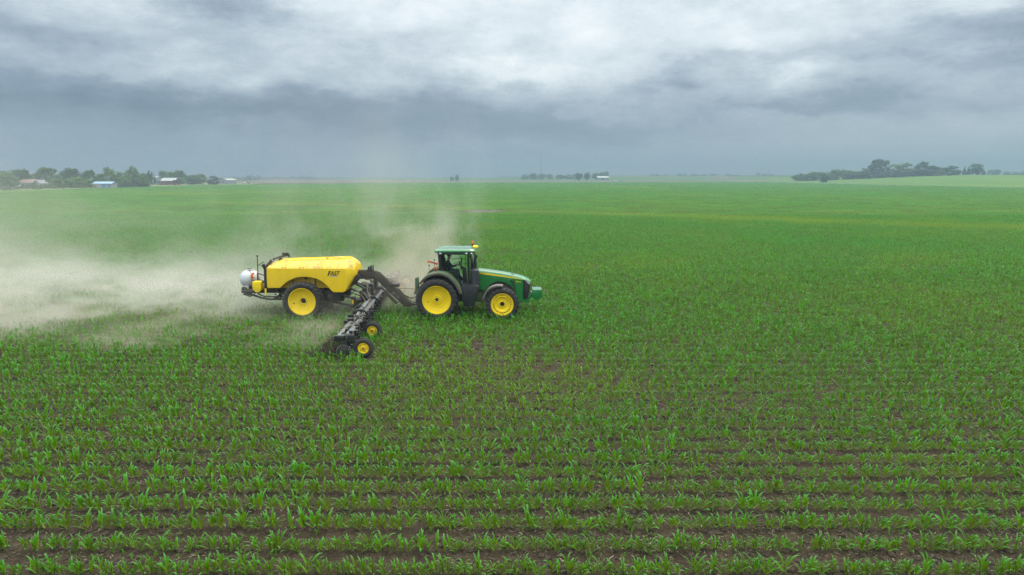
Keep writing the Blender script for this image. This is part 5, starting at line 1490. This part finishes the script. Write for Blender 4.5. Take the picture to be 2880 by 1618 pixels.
# poles, mast, grain leg
def pole(px, Y, h, label, r=.14, arms=True, mat=M_BARK, name='utility_pole', cat='pole'):
    x = X_at(px, Y); t = empty(name, (x, Y, g(x, Y))); tag(t, label, cat)
    b = MB(); b.tube([(0, 0, -.3), (0, 0, h)], [r, r * .7], 8); b.build('post', mat, t)
    if arms: b = MB(); b.box(-1.1, 1.1, -.08, .08, h - .7, h - .5); b.build('crossarm', mat, t)
pole(43, 402, 4.4, 'pale vertical pole in front of the left farm trees', .22, False, M_LGREY)
pole(496.5, 505, 2.4, 'thin post standing at the field edge below the red barn', .12, False)
pole(1722, 1150, 7, 'thin utility pole right of the far pale blue shed'); pole(1750, 1300, 8, 'thin utility pole farther right on the bare horizon')
pole(2194, 800, 6, 'thin pole left of the right hand wood', .12, False)
pole(1248, 1100, 6, 'tiny pole on the horizon left of the lone small tree', .12, False)
def mast():
    Y = 1150; x = X_at(1521, Y); t = empty('radio_mast', (x, Y, g(x, Y))); tag(t, 'tall thin radio mast rising from the far grove', 'mast')
    h = 37; b = MB()
    for a in (0, 2.1, 4.2): b.bar((.45 * math.cos(a), .45 * math.sin(a), 0), (.45 * math.cos(a), .45 * math.sin(a), h), .16)
    for k in range(36):
        z = k * h / 36
        for i in range(3):
            a, c = i * 2.0944, (i + 1) * 2.0944; b.bar((.45 * math.cos(a), .45 * math.sin(a), z), (.45 * math.cos(c), .45 * math.sin(c), z + h / 36), .08)
    b.build('lattice', M_STEEL, t)
    b = MB(); b.tube([(0, 0, h), (0, 0, h + 3)], .08, 6); b.build('antenna', M_STEEL, t)
mast()
def grain_leg():
    Y = 1700; x = X_at(2157, Y); t = empty('grain_elevator', (x, Y, g(x, Y))); tag(t, 'thin grain elevator leg among the tiny trees right of centre', 'elevator')
    b = MB(); b.box(-.5, .5, -.5, .5, 0, 13); b.box(-1.2, 1.2, -.8, .8, 12, 14); b.build('tower', M_BGREY, t)
    b = MB(); b.bar((0, 0, 12), (5, 0, 6), .4); b.lathe([(.01, 0), (3.0, 0), (3.0, 6), (.4, 8), (.01, 8)], (6, 0, 0), 'z', 16); b.build('bin', M_BGREY, t)
grain_leg()
def car(px, Y, label, col, rot=0, name='parked_car', cat='car'):
    x = X_at(px, Y); t = empty(name, (x, Y, g(x, Y)), rz=rot); tag(t, label, cat)
    b = MB(); b.prism([(-2.2, .45), (-2.2, .95), (-1.5, 1.0), (-1.0, 1.5), (.6, 1.5), (1.2, 1.0), (2.1, .9), (2.2, .45)], -.85, .85); b.build('body', col, t, .08)
    b = MB(); b.prism([(-1.25, 1.05), (-.9, 1.42), (.52, 1.42), (.95, 1.05)], -.87, .87); b.build('window', M_BDARK, t)
    for sx in (-1.4, 1.4):
        for s in (-1, 1):
            b = MB(); b.lathe([(.001, s * .7), (.32, s * .7), (.32, s * .88), (.001, s * .88)], (sx, 0, .32), 'y', 14); b.build('wheel', M_RUB, t)
W_ = paint('white_car_paint', (.75, .75, .75), .3); D_ = paint('dark_car_paint', (.05, .06, .08), .3)
car(690, 640, 'tiny white car parked on the bare soil left of centre', W_)
car(700, 650, 'tiny dark car just right of the tiny white car', D_)
car(450, 540, 'tiny white car left of the red barn', W_, .4)
car(55, 410, 'white car near the pale pole at the far left', W_, .2)
car(1732, 900, 'tiny white vehicle in the far field right of the pale blue shed', W_)
car(1745, 905, 'pale blue vehicle beside the tiny white one in the far field', M_BBLUE)

# ------------------------------------------------------------------ dust
def dust(name, label, x0, x1, y0, y1, z0, z1, build, step=.25, col=(.74, .72, .675)):
    b = MB(); b.box(x0, x1, y0, y1, z0, z1)
    m = bpy.data.materials.new(name); m.use_nodes = True; nt = m.node_tree; nt.nodes.clear(); L = nt.links.new
    def N(t): return nt.nodes.new(t)
    geo = N('ShaderNodeNewGeometry'); sep = N('ShaderNodeSeparateXYZ'); L(geo.outputs['Position'], sep.inputs[0])
    def put(n, i, v):
        if hasattr(v, 'links'): L(v, n.inputs[i])
        elif v is not None: n.inputs[i].default_value = v
    def M(op, a, b=None, c=None, clamp=False):
        n = N('ShaderNodeMath'); n.operation = op; n.use_clamp = clamp; put(n, 0, a); put(n, 1, b); put(n, 2, c); return n.outputs[0]
    def ramp(v, a, b, c=0.0, d=1.0):
        n = N('ShaderNodeMapRange'); n.interpolation_type = 'SMOOTHSTEP'; put(n, 0, v); put(n, 1, a); put(n, 2, b); put(n, 3, c); put(n, 4, d); return n.outputs[0]
    def noise(scale, detail=4, rough=.6, off=(0, 0, 0), lean=0):
        mp = N('ShaderNodeMapping'); L(geo.outputs['Position'], mp.inputs[0]); mp.inputs['Scale'].default_value = scale; mp.inputs['Location'].default_value = off; mp.inputs['Rotation'].default_value = (0, lean, 0)
        n = N('ShaderNodeTexNoise'); n.inputs['Scale'].default_value = 1; n.inputs['Detail'].default_value = detail; n.inputs['Roughness'].default_value = rough
        L(mp.outputs[0], n.inputs['Vector']); return n.outputs['Fac']
    den = build(sep.outputs[0], sep.outputs[1], sep.outputs[2], M, ramp, noise)
    pv = N('ShaderNodeVolumePrincipled'); pv.inputs['Color'].default_value = (*col, 1); pv.inputs['Anisotropy'].default_value = .1
    L(den, pv.inputs['Density'])
    out = N('ShaderNodeOutputMaterial'); L(pv.outputs[0], out.inputs['Volume'])
    m.cycles.volume_step_rate = step
    o = b.build(name, m, None, 0, 0); tag(o, label, kind='stuff'); return o
def main_plume(x, y, z, M, ramp, noise):
    n = noise((.20, .30, .62), 6, .66)
    n2 = noise((.8, 1.0, 1.7), 4, .66, (4, 1, 2))
    nn = ramp(M('MULTIPLY_ADD', n2, .5, M('MULTIPLY', n, .7)), .51, .70)
    back = M('SUBTRACT', -6.5, x)                     # metres behind the toolbar
    top = M('MULTIPLY_ADD', back, .022, .7)          # the plume grows as it drifts back
    hz = M('POWER', 2.718, M('MULTIPLY', M('DIVIDE', z, top), -1.15))
    ya = ramp(y, M('MULTIPLY_ADD', back, -.33, 31.6), M('MULTIPLY_ADD', back, -.27, 34.4))
    yb = ramp(y, 39, 47, 1, 0)
    xe = ramp(x, -44, -34, .45, 1)
    xs = ramp(back, -.5, 3.5, .12, 1)
    d = M('MULTIPLY', M('MULTIPLY', nn, hz), M('MULTIPLY', M('MULTIPLY', ya, yb), M('MULTIPLY', xs, xe)))
    return M('MULTIPLY', d, DUST_A)
def low_plume(x, y, z, M, ramp, noise):
    n = ramp(noise((.30, .45, 1.0), 5, .65, (7, 3, 0)), .42, .68)
    back = M('SUBTRACT', -6.7, x)
    hz = M('POWER', 2.718, M('MULTIPLY', M('DIVIDE', z, M('MULTIPLY_ADD', back, .012, .30)), -1.2))
    ya = ramp(y, 25.0, 26.6); yb = ramp(y, 31, 33, 1, 0); xs = ramp(back, -.1, 1.2); xe = ramp(back, 6, 26, 1, .30)
    d = M('MULTIPLY', M('MULTIPLY', n, hz), M('MULTIPLY', M('MULTIPLY', ya, yb), M('MULTIPLY', xs, xe)))
    return M('MULTIPLY', d, DUST_B)
def drift(x, y, z, M, ramp, noise):
    # streamers leaning away downwind, thinning with height and distance
    n = ramp(noise((.22, .06, .10), 6, .68, (2, 9, 1), R(-38)), .47, .70)
    hz = M('POWER', 2.718, M('MULTIPLY', z, -.25))
    ya = ramp(y, 36, 42); yb = ramp(y, 55, 100, 1, .1)
    xa = M('MULTIPLY', ramp(x, -30, -18), ramp(x, M('MULTIPLY_ADD', y, .02, -5.5), M('MULTIPLY_ADD', y, .02, -3.0), 1, 0))
    d = M('MULTIPLY', M('MULTIPLY', n, hz), M('MULTIPLY', M('MULTIPLY', ya, yb), xa))
    return M('MULTIPLY', d, DUST_C)
def left_drift(x, y, z, M, ramp, noise):
    n = ramp(noise((.06, .05, .12), 4, .6, (5, 2, 8)), .35, .70)
    hz = M('POWER', 2.718, M('MULTIPLY', z, -.26))
    d = M('MULTIPLY', M('MULTIPLY', n, hz), M('MULTIPLY', M('MULTIPLY', ramp(y, 36, 46), ramp(y, 70, 105, 1, .1)), ramp(x, -48, -27, 1, 0)))
    return M('MULTIPLY', d, DUST_D)
def hitch_puff(x, y, z, M, ramp, noise):
    n = ramp(noise((.6, .5, .6), 4, .6, (1, 1, 3)), .36, .66)
    hz = M('POWER', 2.718, M('MULTIPLY', z, -.55))
    d = M('MULTIPLY', M('MULTIPLY', n, hz), M('MULTIPLY', M('MULTIPLY', ramp(y, 31.9, 33.8), ramp(y, 39, 42, 1, 0)), M('MULTIPLY', ramp(x, -7.4, -6.0), ramp(x, -3.9, -2.6, 1, 0))))
    return M('MULTIPLY', d, DUST_E)
DUST_A, DUST_B, DUST_C, DUST_D, DUST_E = .85, .95, .085, .035, .80
dust('dust_cloud', 'pale brown dust trailing low to the left behind the tank trailer', -46, -6, 22, 48, -.4, 5.5, main_plume, .12)
dust('dust_cloud', 'thin pinkish dust low over the corn behind the near toolbar wing', -34, -6.6, 24.8, 33, -.4, 1.5, low_plume, .12, (.70, .62, .54))
dust('dust_cloud', 'faint streamers of dust drifting up behind the tractor', -31, 0, 36, 102, -.4, 13, drift, .15, (.70, .68, .63))
dust('dust_cloud', 'faint dust veil hanging over the field at the left edge', -110, -26, 36, 106, -.4, 12, left_drift, .15)
dust('dust_cloud', 'dust hanging round the hitch behind the tractor wheel', -7.6, -2.4, 31.8, 42, -.4, 4, hitch_puff, .25, (.70, .64, .56))

# ------------------------------------------------------------------ air: one even box of haze around everything
b = MB(); b.box(-3050, 3050, -80, 3050, -1.2, 70)
m = bpy.data.materials.new('haze'); m.use_nodes = True; nt = m.node_tree; nt.nodes.clear()
pv = nt.nodes.new('ShaderNodeVolumePrincipled'); pv.inputs["Color"].default_value = (.28, .37, .485, 1); pv.inputs["Density"].default_value = .00074
out = nt.nodes.new('ShaderNodeOutputMaterial'); nt.links.new(pv.outputs[0], out.inputs['Volume'])
o = b.build('haze', m, None, 0, 0); tag(o, kind='stuff')
